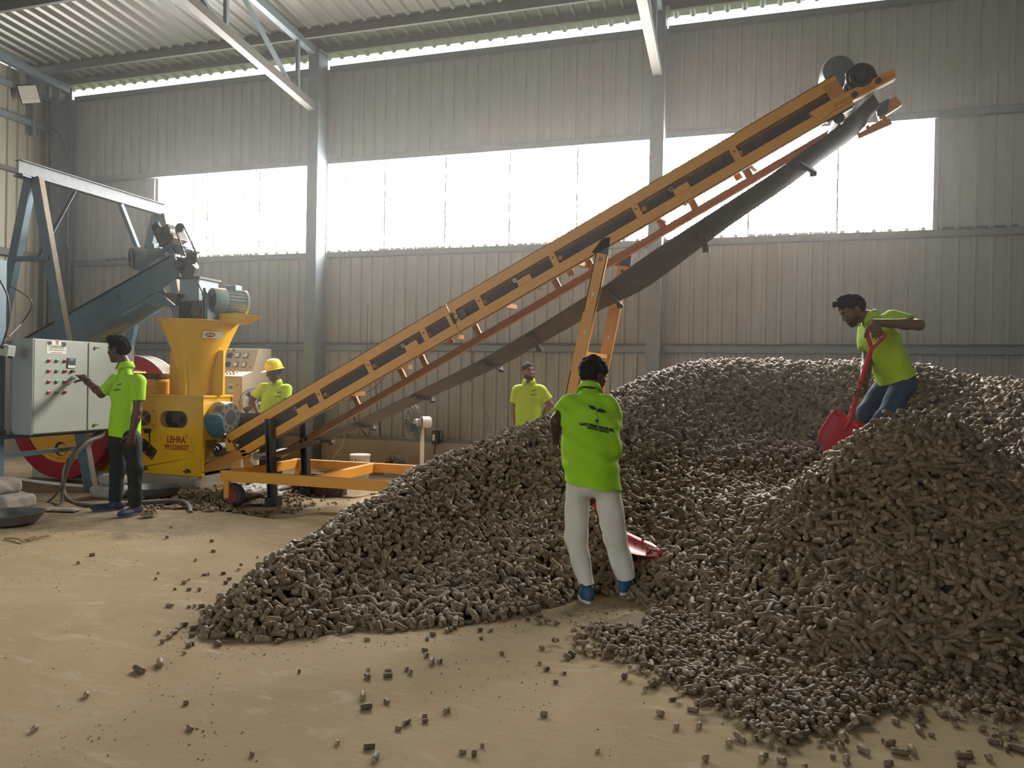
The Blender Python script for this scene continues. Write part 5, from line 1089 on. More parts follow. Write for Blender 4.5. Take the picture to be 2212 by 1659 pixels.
    fs.cap(g['chest'], g['neck']-spine*.035*S, .178*S*o.get('chest_w', 1.), .080*S, .05, side=side, flat=.68)
    fs.cap(g['shL']-side*.03, g['shR']+side*.03, .060*S, None, .05)
    for q in 'LR':
        a, b = g['sh'+q], g['el'+q]; d = unit(b-a); Ls = np.linalg.norm(b-a)*o.get('sleeve', .72); fs.cap(a+d*.02, a+d*(Ls+.06), .066*S, .068*S, .045, clip=[(a+d*Ls, d)])
    fs.cap(L(-.022, 0, -.05), g['neck']+spine*.03, .056*S, .060*S, .006, sub=True)
    fs.wrinkle(o.get('wr_s', .008), 20, o['seed']+5); shm = fs.mesh('shirt', o['shirt']); sho = link('shirt', shm, root)
    # sleeve bands
    # ---- collar
    cb = []; nck = g['neck']+spine*.012; n = 26; op = o.get('collar_open', .55); ca = unit(np.cross(side, front)); 
    vs = []
    for i in range(n+1):
        a = op*.5+(2*math.pi-op)*i/n; dr = front*math.cos(a)*.92+side*math.sin(a); up_ = .036 if math.cos(a) < .3 else .036-.022*(math.cos(a)-.3)
        vs += [V(nck+dr*.060*S+spine*up_*S), V(nck+dr*.070*S+spine*(up_-.006)*S), V(nck+dr*(.094+.010*max(0, math.cos(a)))*S-spine*(.022+.035*max(0, math.cos(a))**2)*S)]
    co = MB().add(vs, [(3*i+j, 3*i+3+j, 3*i+4+j, 3*i+1+j) for i in range(n) for j in (0, 1)]).obj('collar', o['shirt'], sho, smooth=False); md = co.modifiers.new('thick', 'SOLIDIFY'); md.thickness = .005
    for p in co.data.polygons: p.use_smooth = True
    if o.get('chest_logo'):
        c = V(g['chest']+side*.075*S+spine*.07*S); project_decal(logo(.095*S, True), shm, c, V(-side), V(spine), V(front), 'chest_logo', M['print_black'], sho)
        c = V(g['neck']-spine*.03); project_decal([strip2([(0, .02), (.002, -.06), (0, -.13)], .022)], shm, c, V(-side), V(spine), V(front), 'placket', o['shirt'], sho, .006)
    if o.get('back_logo'):
        c = V(o['back_logo']); project_decal(logo(.235*S), shm, c, V(-side)*-1. if False else V(unit(-side)), V(spine), V(-front), 'back_print', M['print_black'], sho)
    return root, L, ax, g
# ================================================================ the five workers
def jj(d): return {k: (aY(*v) if len(v) == 3 else aZ(*v[:2], v[3])) for k, v in d.items()}
def fz(px, py): p = aZ(px, py, 0.0); return p
def lift(p, z): return V((p[0], p[1], z))
def grip(S_, a, dh, nh, thumb_dir, k=1.):
    """wrist position and hand frame for a fist round a bar through S_ along a"""
    a = unit(a); d = A3(dh); d = unit(d-a*(d@a)); n = np.cross(a, d); n = n*np.sign(n@A3(nh)); w = A3(S_)-d*.068*k-n*.030*k; sg = 1 if np.cross(d, n)@A3(thumb_dir) > 0 else -1
    return V(w), (tuple(d), tuple(n), sg, 1.05)
# -- at the control cabinet
y = 6.50
J = jj(dict(head=(256, 757, y), neck=(271, 791, y+.01), chest=(271, 852, y), pelvis=(269, 943, y), shL=(300, 822, y-.15), shR=(250, 822, y+.13), elL=(297, 889, y-.19), wrL=(285, 938, y-.24), elR=(219, 851, y+.20), wrR=(185, 821, y+.30),
    hipL=(284, 952, y-.07), hipR=(255, 952, y+.07), knL=(291, 1012, y-.10), knR=(254, 1012, y+.08), hem=(268, 942, y)))
J['heelL'] = aZ(303, 1109); J['toeL'] = aZ(262, 1118); J['heelR'] = aZ(265, 1101); J['toeR'] = aZ(199, 1105)
for q in 'LR': h_, t_ = J['heel'+q], J['toe'+q]; d_ = (t_-h_).normalized(); J['an'+q] = h_+d_*.075+V((0, 0, .10))
pm = person(J, dict(S=1.07, label='young man in lime polo and black trousers pressing the cabinet controls', face=(-1, -.22, -.06), up=(0, 0, 1), skin=M['skin_dk'], shirt=M['lime'], trousers=M['trs_black'], shoe=M['shoe_navy'], sole=M['sole_dk'], quiff=True, hair_h=.012, seed=2, chest_logo=True, hem_n=(.04, .02, 1), sleeve=.66,
    handR=((-.84, .20, .50), (-.25, .45, -.85), 1, .35, (.15, .45, .75, .85), .9), handL=((-.12, -.05, -1), (-.6, .6, .1), -1, .45), leg_r=(.092, .072, .056), beard=False))
w_ = pm[3]['wrR']; e_ = pm[3]['elR']; ax_ = V(unit(w_-e_)); MB().lathe(V(w_)-ax_*.05, ax_, [(.034, -.006), (.041, -.006), (.041, .006), (.034, .006)], 20, close=True).obj('wristband', M['black'], pm[0], smooth=True)
# -- back to the camera, digging
y = 5.14
J = jj(dict(head=(1283, 813, y+.36), neck=(1275, 842, y+.28), chest=(1272, 905, y+.17), pelvis=(1278, 1035, y), shL=(1229, 866, y+.20), shR=(1317, 874, y+.22), elL=(1201, 908, y+.10), wrL=(1209, 950, y+.32), elR=(1329, 955, y+.30), wrR=(1300, 1040, y+.42),
    hipL=(1248, 1058, y), hipR=(1310, 1058, y), knL=(1246, 1158, y-.02), knR=(1328, 1158, y+.06), hem=(1279, 1052, y)))
J['heelL'] = aZ(1273, 1305, .0); J['toeL'] = aZ(1239, 1262, .0); J['heelR'] = aZ(1343, 1286, .03); J['toeR'] = aZ(1386, 1262, .03)
for q in 'LR': h_, t_ = J['heel'+q], J['toe'+q]; d_ = (t_-h_).normalized(); J['an'+q] = h_+d_*.075+V((0, 0, .10))
W0, W1 = aY(1232, 995, 5.46), heap_hit(1322, 1158, .10); WS = W0.lerp(W1, .50)
J['wrR'], gR = grip(WS, W1-W0, (-.2, .35, -.8), (-.6, .6, 0), W0-W1); J['wrL'], gL = grip(aY(1217, 968, 5.46), (.1, 1, .35), (.35, 0, -.9), (.8, 0, .2), (0, -1, 0))
wm = person(J, dict(S=.98, label='man in white trousers digging with a shovel, his printed back to us', face=(.62, .68, -.38), up=(.1, .35, .93), skin=M['skin_dk'], shirt=M['lime'], trousers=M['trs_white'], shoe=M['shoe_blue'], sole=M['sole'], hair_h=.024, seed=4, back_logo=aY(1289, 906, y+.05), hem_n=(.10, .12, 1), sleeve=.66, belly=1.16, hem_w=1.10, chest_w=1.08, leg_r=(.092, .078, .068), cuff=-.005, wr_t=.013, wr_s=.015,
    handL=gL, handR=gR))
# -- on the heap, bending over the shovel
y = 6.90
J = jj(dict(head=(1842, 672, y-.06), neck=(1879, 686, y-.02), chest=(1902, 738, y-.02), pelvis=(1936, 822, y+.02), shL=(1925, 688, y-.18), shR=(1872, 708, y+.12), elL=(1985, 702, y-.34), wrL=(1918, 703, y-.46), elR=(1873, 775, y-.02), wrR=(1862, 832, y-.22),
    hipL=(1952, 836, y-.08), hipR=(1912, 840, y+.10), knL=(1912, 908, y-.18), knR=(1873, 895, y), hem=(1934, 825, y)))
for q, px in (('L', 1930), ('R', 1890)):
    k_ = J['kn'+q]; h_ = V((k_.x+.12, k_.y+.10, 0)); h_.z = float(heap_z(np.array([h_.x]), np.array([h_.y]))[0])-.02; J['heel'+q] = h_; J['toe'+q] = h_+V((-.26, -.08, 0)); J['an'+q] = h_+V((-.07, -.02, .10))
R0, R1 = aY(1884, 747, 6.44), aY(1836, 905, 6.60); RS = R0.lerp(R1, .62)
J['wrR'], gR = grip(RS, R1-R0, (-.25, -.75, -.45), (-.8, 0, .2), R0-R1); J['wrL'], gL = grip(aY(1893, 716, 6.42), (1, -.1, .15), (-.1, -.55, -.75), (0, .75, -.6), (-1, 0, 0))
rm = person(J, dict(S=1.0, label='man in lime polo and jeans standing on the heap with a shovel', face=(-.80, -.30, -.52), up=(-.45, -.1, .88), skin=M['skin'], shirt=M['lime_y'], trousers=M['denim'], shoe=M['shoe_navy'], sole=M['sole_dk'], quiff=True, hair_h=.010, seed=6, beard=True, hem_n=(-.36, 0, 1), sleeve=.70, hem_w=.98, leg_r=(.098, .082, .068), wr_t=.010,
    handL=gL, handR=gR))
# -- by the long wall
y = 9.5
J = jj(dict(head=(1142, 804, y), neck=(1143, 825, y+.01), chest=(1143, 860, y), pelvis=(1141, 908, y), shL=(1169, 841, y+.02), shR=(1117, 841, y-.02), elL=(1189, 874, y+.10), wrL=(1168, 897, y+.12), elR=(1110, 884, y+.0), wrR=(1113, 918, y-.06), hem=(1141, 922, y)))
for q, dx in (('L', .09), ('R', -.09)):
    p_ = J['pelvis']; J['hip'+q] = p_+V((dx, 0, -.07)); J['kn'+q] = p_+V((dx*1.15, -.02, -.48)); J['heel'+q] = V((p_.x+dx*1.3, p_.y+.06, .0)); J['toe'+q] = J['heel'+q]+V((dx*.6, -.24, 0)); J['an'+q] = J['heel'+q]+V((0, -.07, .10))
person(J, dict(S=.97, label='bearded man in lime polo by the wall with one hand on his hip', face=(.58, -.80, .14), up=(0, 0, 1), skin=M['skin_md'], shirt=M['lime_y'], trousers=M['trs_black'], shoe=M['shoe_navy'], sole=M['sole_dk'], hair_h=.008, seed=8, beard=True, chest_logo=True, hem_n=(0, 0, 1), sleeve=.66,
    handL=((-.6, -.1, -.5), (-.5, -.8, .1), -1, .4), handR=((.05, -.1, -1), (.9, .2, 0), -1, .4)))
# -- with the hard hat behind the conveyor
y = 9.30
J = jj(dict(head=(592, 805, y-.03), neck=(596, 826, y+.01), chest=(594, 862, y), pelvis=(588, 912, y), shL=(621, 838, y+.05), shR=(571, 835, y-.05), elR=(545, 864, y+.04), wrR=(558, 893, y-.04), elL=(619, 876, y-.02), wrL=(600, 905, y-.22), hem=(588, 928, y)))
for q, dx in (('L', .09), ('R', -.09)):
    p_ = J['pelvis']; J['hip'+q] = p_+V((dx, 0, -.07)); J['kn'+q] = p_+V((dx*1.15, -.02, -.46)); J['heel'+q] = V((p_.x+dx*1.3, p_.y+.06, .0)); J['toe'+q] = J['heel'+q]+V((dx*.6-.08, -.24, 0)); J['an'+q] = J['heel'+q]+V((0, -.07, .10))
hm = person(J, dict(S=1.0, label='man in lime polo and yellow hard hat behind the conveyor', face=(-.62, -.70, -.20), up=(0, -.05, 1), skin=M['skin_dk'], shirt=M['lime_y'], trousers=M['trs_black'], shoe=M['shoe_navy'], sole=M['sole_dk'], hair_h=.006, seed=12, chest_logo=True, hem_n=(0, 0, 1), sleeve=.66, beard=False,
    handR=((.75, -.1, -.45), (.4, -.6, -.6), 1, .4), handL=((-.5, -.6, -.3), (-.1, -.2, -1), -1, .6)))
L, ax = hm[1], hm[2]; c = L(-.008, 0, .055); upv, fwv, lv = V(ax[2]), V(ax[0]), V(ax[1])
vs = []; n = 32; rows = [(1.0, 0), (1.0, .03), (.97, .06), (.90, .088), (.76, .115), (.55, .135), (.30, .147), (.0, .15)]
m = MB()
for r, h in rows: vs += [V(c)+upv*h+fwv*(.128*r*math.cos(2*math.pi*i/n))+lv*(.106*r*math.sin(2*math.pi*i/n)) for i in range(n)]
m.add(vs, [(j*n+i, j*n+(i+1) % n, (j+1)*n+(i+1) % n, (j+1)*n+i) for j in range(len(rows)-1) for i in range(n)])
hel = m.obj('hard_hat', M['helmet'], hm[0], smooth=True)
m = MB(); vs = []
for k, (e, h) in enumerate(((0, .002), (.022, -.004), (.022, -.008), (0, -.003))):
    for i in range(n):
        a = 2*math.pi*i/n; fr = max(0, math.cos(a))**2*.045*(e > 0); vs.append(V(c)+upv*(h-fr*.25)+fwv*((.128+e+fr)*math.cos(a))+lv*((.106+e)*math.sin(a)))
m.add(vs, [(j*n+i, j*n+(i+1) % n, ((j+1) % 4)*n+(i+1) % n, ((j+1) % 4)*n+i) for j in range(4) for i in range(n)]); m.obj('brim', M['helmet'], hel, smooth=True)
MB().bar(V(c)+upv*.118+fwv*.085, V(c)+upv*.118-fwv*.095, .03, .03, upv).obj('ridge', M['helmet'], hel, smooth=True, bevel=.01)
MB().tube(bez([V(L(.01, .088, .03)), V(L(.03, .075, -.05)), V(L(.055, .03, -.118)), V(L(.055, -.03, -.118)), V(L(.03, -.075, -.05)), V(L(.01, -.088, .03))], 5), .005, 6).obj('chin_strap', M['black'], hel)
# ================================================================ shovels
def shovel(name, label, grip_c, shaft0, shaft1, tip, side, Wd=.27):
    root = empty(name, tip, label, 'shovel', 'red shovels'); grip_c, shaft0, shaft1, tip = V(grip_c), V(shaft0), V(shaft1), V(tip); sd = V(side).normalized()
    d = (shaft1-shaft0).normalized(); sd = (sd-d*sd.dot(d)).normalized()
    MB().tube([shaft0, shaft0.lerp(shaft1, .5), shaft1], .019, 14).obj('shaft', M['shovel_red'], root, smooth=True)
    g0, g1 = grip_c-sd*.062, grip_c+sd*.062
    MB().tube(bez([shaft0+d*.02, shaft0-d*.03+sd*.03, g1+d*.03, g1], 5), [.016]*15+[.013], 10).tube(bez([shaft0+d*.02, shaft0-d*.03-sd*.03, g0+d*.03, g0], 5), [.016]*15+[.013], 10).obj('handle_fork', M['shovel_red'], root, smooth=True)
    MB().cyl(g0, g1, .015, n=12).obj('grip_bar', M['shovel_red'], root, smooth=True)
    bd = (tip-shaft1).normalized(); bs = (sd-bd*sd.dot(bd)).normalized(); nb = bd.cross(bs).normalized(); Lb = (tip-shaft1).length; vs = []; nx, ny = 8, 10
    for j in range(ny+1):
        v = j/ny; hw = Wd/2*(1 if v < .62 else 1-.75*((v-.62)/.38)**1.7)*(.93+.07*min(1, v*6))
        for i in range(nx+1): u = 2*i/nx-1; vs.append(shaft1+bd*(Lb*v)+bs*(u*hw)+nb*(.035*(u*u)-.020-.012*math.sin(math.pi*v)))
    b = MB().add(vs, [(j*(nx+1)+i, j*(nx+1)+i+1, (j+1)*(nx+1)+i+1, (j+1)*(nx+1)+i) for j in range(ny) for i in range(nx)]).obj('blade', M['shovel_red'], root); 
    for p in b.data.polygons: p.use_smooth = True
    md = b.modifiers.new('thick', 'SOLIDIFY'); md.thickness = .005; md.offset = 0
    MB().tube([shaft1-d*.10, shaft1, shaft1+bd*Lb*.35-nb*.012], [.022, .024, .008], 12).obj('socket', M['shovel_red'], root, smooth=True)
    for s_ in (-1, 1): MB().bar(shaft1+bs*(s_*.03), shaft1+bs*(s_*Wd*.46), .03, .008, nb).obj('tread', M['shovel_red'], b)
    return root
shovel('shovel', 'red shovel held by the man standing on the heap', aY(1893, 716, 6.42), aY(1884, 747, 6.44), aY(1836, 905, 6.60), aY(1790, 985, 6.42), (1, -.1, .15), .30)
shovel('shovel', 'red shovel held by the man in white trousers', aY(1217, 968, 5.46), aY(1232, 995, 5.46), heap_hit(1322, 1158, .10), heap_hit(1424, 1201, .04), (.1, 1, .35), .26)
# ================================================================ control desk against the long wall
YD = 10.05
xL, xRr = aY(452, 850, YD).x, aY(523, 850, YD).x
cs = empty('control_desk', ((xL+xRr)/2, YD+.2, 0), 'beige control desk with sloping meter panel behind the hopper', 'control desk')
zD = aY(515, 818, YD).z; zT = aY(520, 752, YD+.25).z
pts = lambda x: [(x, YD, 0), (x, YD, zD), (x, YD-.02, zD+.04), (x, YD+.26, zD+.12), (x, YD+.42, zT), (x, YD+.75, zT), (x, YD+.75, 0)]
MB().prism(pts(xL), (xRr-xL, 0, 0)).obj('desk_body', M['console'], cs, bevel=.006)
dr = MB().box2((xL+.03, YD-.012, .12), (xRr-.03, YD, zD-.03)).obj('door', M['console'], cs, bevel=.004)
c = aY(513.5, 832, YD); MB().cyl((c.x, YD-.03, c.z), (c.x, YD-.01, c.z), .022, n=14).obj('lock', M['brass'], dr, smooth=True)
c = aY(500, 836, YD); MB().box2((c.x-.04, YD-.016, c.z-.09), (c.x+.04, YD-.011, c.z+.05)).obj('notice', M['white_pl'], dr); MB().box2((c.x-.036, YD-.018, c.z-.03), (c.x+.036, YD-.0155, c.z+.02)).obj('notice_band', M['btn_green'], dr)
n1 = V((0, -(zT-zD-.12), .16)).normalized(); a1 = V((0, .16, zT-zD-.12)).normalized()       # meter panel
def onp(px, py):
    d = ray(px, py); p0 = V((0, YD+.26, zD+.12)); t = (p0-CAM).dot(n1)/d.dot(n1); return CAM+d*t
def pbox(c, w, h, th, m, name, par): 
    ex = V((1, 0, 0)); R_ = Matrix((ex, n1, a1)).transposed(); return MB().box(c+n1*th/2, (w, th, h), R_).obj(name, m, par)
for px, py, dk in ((481, 767, 0), (497, 768, 1), (514, 768, 0), (531.5, 768.5, 0), (475, 787, 0), (492.5, 788, 1), (509.5, 788, 0), (527.5, 788.5, 0)):
    b = pbox(onp(px, py), .086, .086, .02, M['display'], 'panel_meter', cs)
    if not dk: pbox(onp(px, py)+n1*.02, .07, .07, .003, M['meter'], 'meter_face', b)
M['btn_blue'] = mat('lamp_blue', (.03, .10, .35), .3); M['btn_yel'] = mat('lamp_yellow', (.6, .5, .08), .3)
for px, mt in ((493, 'btn_red'), (499.3, 'btn_yel'), (505.6, 'btn_blue')): q = onp(px, 757); MB().cyl(q, q+n1*.03, .018, n=12).obj('indicator_lamp', M[mt], cs, smooth=True)
q = onp(539.5, 794); MB().cyl(q, q+n1*.012, .016, n=12).obj('lock', M['metal'], cs, smooth=True)
n2 = V((0, -.08, .28)).normalized()
for r, (yy, zz, xs, ms) in enumerate(((YD+.17, zD+.095, (488, 496, 504, 512), ('btn_red', 'btn_yel', 'btn_red', 'btn_yel')), (YD+.07, zD+.066, (484, 491, 498, 505), ('metal', 'metal', 'metal', 'metal')))):
    for px, mt in zip(xs, ms): q = V((aY(px, 805, yy).x, yy, zz)); MB().cyl(q, q+n2*.028, .016, n=12).obj('desk_button', M[mt], cs, smooth=True)
# ================================================================ pedestal fans
def fan(label, c, ax, r, floor_pt=None, motor=True):
    c = V(c); a, s, t = basis(ax); root = empty('pedestal_fan', (c.x, c.y, 0), label, 'fan', 'pedestal fans')
    wm_ = M['galv']; cg = MB()
    ring = lambda rr, h: [c+a*h+s*(rr*math.cos(2*math.pi*i/28))+t*(rr*math.sin(2*math.pi*i/28)) for i in range(29)]
    for rr, h in ((r, 0), (r, .012), (r*.93, .05), (r*.75, .075), (r*.4, .09), (r*.93, -.05), (r*.6, -.09), (r*.3, -.1)): cg.tube(ring(rr, h), .0035, 4, False)
    for k in range(40):
        an = 2*math.pi*k/40; d = s*math.cos(an)+t*math.sin(an)
        cg.tube([c+d*r*.25+a*.093, c+d*r*.6+a*.085, c+d*r*.93+a*.05, c+d*r, c+d*r*.93-a*.05, c+d*r*.6-a*.09, c+d*r*.25-a*.1], .0018, 3, False)
    cg.obj('cage', wm_, root)
    MB().cyl(c+a*.09, c+a*.10, r*.27, n=20).obj('badge', wm_, root, smooth=True)
    for k in range(4):
        an = 2*math.pi*k/4+.4; d = s*math.cos(an)+t*math.sin(an); e = s*math.cos(an+.9)+t*math.sin(an+.9)
        b = MB().add([c+d*.03+a*.02, c+d*r*.85+a*.03, c+(d*.6+e*.6)*r*.8-a*.02, c+e*.05-a*.02], [(0, 1, 2, 3)]).obj('blade', M['display'], root); md = b.modifiers.new('thick', 'SOLIDIFY'); md.thickness = .003
    MB().lathe(c-a*.1, -a, [(0, -.1), (.05, -.1), (.055, 0), (.085, .01), (.085, .14), (.075, .16), (0, .16)], 22).obj('motor_housing', M['white_pl'], root, smooth=True)
    pb = c-a*.14; MB().tube([pb-V((0, 0, .05)), V((pb.x, pb.y, .75))], .019, 12).tube([V((pb.x, pb.y, .76)), V((pb.x, pb.y, .05))], .03, 12).obj('pole', M['white_pl'], root, smooth=True)
    MB().lathe((pb.x, pb.y, 0), (0, 0, 1), [(.2, 0), (.2, .03), (.06, .06), (.04, .12), (0, .12)], 28).obj('base', M['white_pl'], root, smooth=True); return root
fan('white pedestal fan with round wire cage in front of the plinth', aY(893, 912, 10.0), (-.72, -.69, .0), .26)
fan('pedestal fan half hidden behind the man in the hard hat', aY(551, 872, 9.75), (.25, -.96, 0), .24)
# ================================================================ bucket, spare die, lantern, spanner
bc_ = aY(778, 985, 10.0); zt_ = aY(778, 981, 10.0).z
bu = empty('bucket', (bc_.x, 10.0, 0), 'white plastic paint bucket behind the conveyor base frame', 'bucket')
MB().lathe((bc_.x, 10.0, 0), (0, 0, 1), [(.125, 0), (.13, .01), (.145, zt_-.03), (.155, zt_-.028), (.155, zt_-.008), (.148, zt_), (0, zt_+.004)], 36).obj('bucket_body', M['white_pl'], bu, smooth=True)
for an, wd, mt in ((-2.0, .05, 'btn_blue'), (-1.55, .06, 'btn_blue'), (-2.25, .03, 'print_black'), (-1.2, .12, 'print_black')):
    for k in range(3):
        z_ = zt_-.08-.035*k; rr = .1452-.0006*k; v_ = []
        for i in range(5): b_ = an-wd+2*wd*i/4; v_ += [(bc_.x+rr*math.cos(b_), 10+rr*math.sin(b_), z_), (bc_.x+rr*math.cos(b_), 10+rr*math.sin(b_), z_+(.03 if mt == 'btn_blue' else .005))]
        MB().add(v_, [(2*i, 2*i+2, 2*i+3, 2*i+1) for i in range(4)]).obj('label_print', M[mt], bu)
dcn = aY(853, 1003, 10.3); bl = MB().box2((dcn.x-.15, 10.22, 0), (dcn.x+.16, 10.42, dcn.z-.135)); thing('concrete_block', bl, M['stone'], 'grey concrete block carrying the spare die ring', 'block', bevel=.01)
dr_ = empty('spare_die', (dcn.x, 10.3, dcn.z-.13), 'spare iron die ring with bolt holes near the plinth', 'die ring')
MB().lathe((dcn.x, 10.22, dcn.z), (0, 1, 0), [(.07, 0), (.115, 0), (.13, .01), (.135, .16), (.07, .16)], 32, close=True).obj('ring', M['iron'], dr_, smooth=True)
for k in range(8): an = k*math.pi/4; q = V((dcn.x+.095*math.cos(an), 10.219, dcn.z+.095*math.sin(an))); MB().cyl(q-V((0, .003, 0)), q+V((0, .004, 0)), .013, n=10).obj('bolt_hole', M['metal'], dr_)
ln = aY(943, 946, 11.28); lo_ = empty('inspection_lamp', (ln.x, 11.25, ln.z-.12), 'black inspection lamp hanging on the plinth edge', 'lamp')
MB().box2((ln.x-.06, 11.22, ln.z-.10), (ln.x+.05, 11.32, ln.z+.12)).obj('lamp_body', M['black'], lo_, bevel=.01); MB().box2((ln.x-.045, 11.215, ln.z-.04), (ln.x-.005, 11.222, ln.z+.06)).obj('lamp_glass', M['meter'], lo_); MB().tube(bez([(ln.x+.05, 11.27, ln.z+.1), (ln.x+.1, 11.27, ln.z+.1), (ln.x+.1, 11.27, ln.z-.06), (ln.x+.05, 11.27, ln.z-.06)], 6), .01).obj('lamp_handle', M['black'], lo_)
cable('cable', [(ln.x-.01, 11.25, ln.z-.1), (ln.x-.02, 11.24, ln.z-.4), (ln.x+.01, 11.22, .05)], .012, 'black lead hanging below the inspection lamp')
sp_ = aY(881, 952, 11.38); s_o = MB().bar((sp_.x-.12, 11.38, Z_PL+.058), (sp_.x+.12, 11.38, Z_PL+.058), .018, .008).lathe((sp_.x-.14, 11.38, Z_PL+.054), (0, 0, 1), [(.012, 0), (.03, 0), (.03, .012), (.012, .012)], 12, close=True).lathe((sp_.x+.14, 11.38, Z_PL+.054), (0, 0, 1), [(.012, 0), (.03, 0), (.03, .012), (.012, .012)], 12, close=True); thing('spanner', s_o, M['metal'], 'shiny spanner lying on the plinth ledge beside the fan', 'spanner')
# conduit and ties along the girt, cables on the walls
cd_ = MB()
for x in np.arange(-12.3, 10, .02)[::40]: cd_.tube([(x, 11.39, 2.075), (x+.8, 11.39, 2.072+.004*math.sin(x*3))], .012, 6)
thing('wall_conduit', cd_, M['cable'], 'long thin black conduit clipped along the wall girt', 'conduit')
cable('cable', [aY(112, 278, 11.065), aY(128, 290, 11.065), aY(140, 320, 11.065), aY(146, 380, 11.065), aY(147, 460, 11.065), aY(146, 520, 11.065), aY(152, 560, 11.065), aY(142, 640, 11.065), aY(140, 720, 11.065)], .018, 'thick black cable running down the corner column')
cable('cable', [aY(795, 655, 11.38), aY(793, 740, 11.38), aY(797, 790, 11.38)], .006, 'thin wire hanging from the girt beside the conveyor')
cable('cable', [aY(845, 800, 11.2), aY(800, 842, 10.9), aY(752, 862, 10.6), aY(720, 870, 10.4)], .014, 'black cable sagging from the conveyor rail', 'hose')
cable('cable', [aY(811, 820, 11.3), aY(814, 870, 11.3), aY(822, 944, 11.33)], .012, 'black cable dropping straight down the wall sheets')
cable('cable', [aY(754, 885, 11.0), aY(775, 920, 11.2), aY(793, 943, 11.33)], .012, 'black cable slanting down to the plinth')
cable('cable', [aY(745, 935, 11.2), aY(738, 965, 11.2), aY(722, 985, 11.1), aY(720, 1008, 11.0), aZ(722, 1016)], .005, 'thin pale wire curling above the base frame', 'white_pl')
cable('cable', [aY(1018, 752, 11.396), aY(1019, 800, 11.42), aY(1017, 825, 11.44)], .007, 'short wire with a loop hanging under the girt')
cable('cable', [aY(1050, 800, 11.4), aY(1042, 870, 11.4), aY(1055, 905, 11.4), aY(1047, 935, 11.4)], .005, 'thin brown wire drooping beside the bearded man', 'wood')
# ================================================================ floodlight on the gable
fl = aX(63, 203, -12.62); F0 = empty('floodlight', fl, 'square floodlight bolted to the gable girt', 'floodlight'); Rf = Euler((0, .35, -.75)).to_matrix() @ Euler((.25, 0, 0)).to_matrix()
MB().box(fl, (.06, .34, .34), Rf).obj('frame', M['black'], F0, bevel=.012); MB().box(fl+Rf @ V((.033, 0, .03)), (.006, .29, .22), Rf).obj('lamp_glass', M['meter'], F0); MB().box(fl+Rf @ V((.033, 0, -.12)), (.006, .29, .07), Rf).obj('lower_panel', M['white_pl'], F0)
for k in range(8): MB().box(fl+Rf @ V((.037, 0, -.06+.026*k)), (.002, .28, .004), Rf).obj('led_row', M['galv'], F0)
MB().bar(fl-V((.02, 0, .0)), V((-12.8, fl.y, fl.z)), .05, .05).obj('bracket', M['steel'], F0)
# ================================================================ basins, stones, scraps
def basin(label, c, r, h):
    pf = [(0, .004), (r*.55, .004), (r*.75, .02), (r*.93, h*.75), (r*.98, h), (r*1.04, h+.004), (r*1.04, h-.006), (r*.99, h-.008), (r*.95, h*.7), (r*.77, .012), (r*.55, -.004), (0, -.004)]
    b = MB().lathe((0, 0, 0), (0, 0, 1), pf, 40)
    b.v = [(x*(1+.03*math.sin(3*math.atan2(y, x))), y, z+.004*math.sin(2*math.atan2(y, x)+1)+.006) for x, y, z in b.v]
    o = b.obj('basin', M['basin'], None, smooth=True, loc=c); return tag(o, label, 'basin', 'round iron basins')
p = aZ(30, 1133); basin('dark iron basin on the floor below the stacked stones', V((p.x-.02, p.y, 0)), .27, .115)
p = aZ(338, 1073); basin('dark iron basin on the floor beside the press', V((p.x, p.y, 0)), .27, .125)
def stone(name, label, c, d, seed, rz=0., rnd=.05):
    c = A3(c); f = Field(c-A3(d)*.75-.05, c+A3(d)*.75+.05, .012); h_ = A3(d)/2-rnd; ca, sa = math.cos(rz), math.sin(rz)
    def fn(X, Y, Z):
        x, y, z = X-c[0], Y-c[1], Z-c[2]; x, y = x*ca+y*sa, -x*sa+y*ca; q = [np.abs(x)-h_[0], np.abs(y)-h_[1], np.abs(z)-h_[2]]
        return np.sqrt(sum(np.maximum(a, 0)**2 for a in q))+np.minimum(np.maximum(np.maximum(q[0], q[1]), q[2]), 0)-rnd
    f.op(c-A3(d)*.7, c+A3(d)*.7, fn, .001); f.wrinkle(.012, 22, seed); me = f.mesh(name, M['stone']); b = V((c[0], c[1], c[2]-d[2]/2)); me.transform(Matrix.Translation(-b)); o = bpy.data.objects.new(name, me); COL.objects.link(o); o.location = b; return tag(o, label, 'stone', 'foundation stones')
s0 = V((-7.74, 6.12, 0)); stone('rough_stone', 'lower rough grey stone under the cabinet post', (s0.x+.06, s0.y, .085), (.62, .42, .17), 1, .1); stone('rough_stone', 'upper rough grey stone directly under the cabinet post', (s0.x, s0.y+.02, .25), (.46, .34, .17), 2, -.15, .07)
p = aZ(222, 1078); stone('rough_stone', 'lower grey stone block behind the legs of the man at the cabinet', (p.x, p.y+.1, .075), (.42, .24, .15), 3, .1); stone('rough_stone', 'upper grey stone block behind the legs of the man at the cabinet', (p.x+.04, p.y+.12, .215), (.30, .2, .13), 4, -.1)
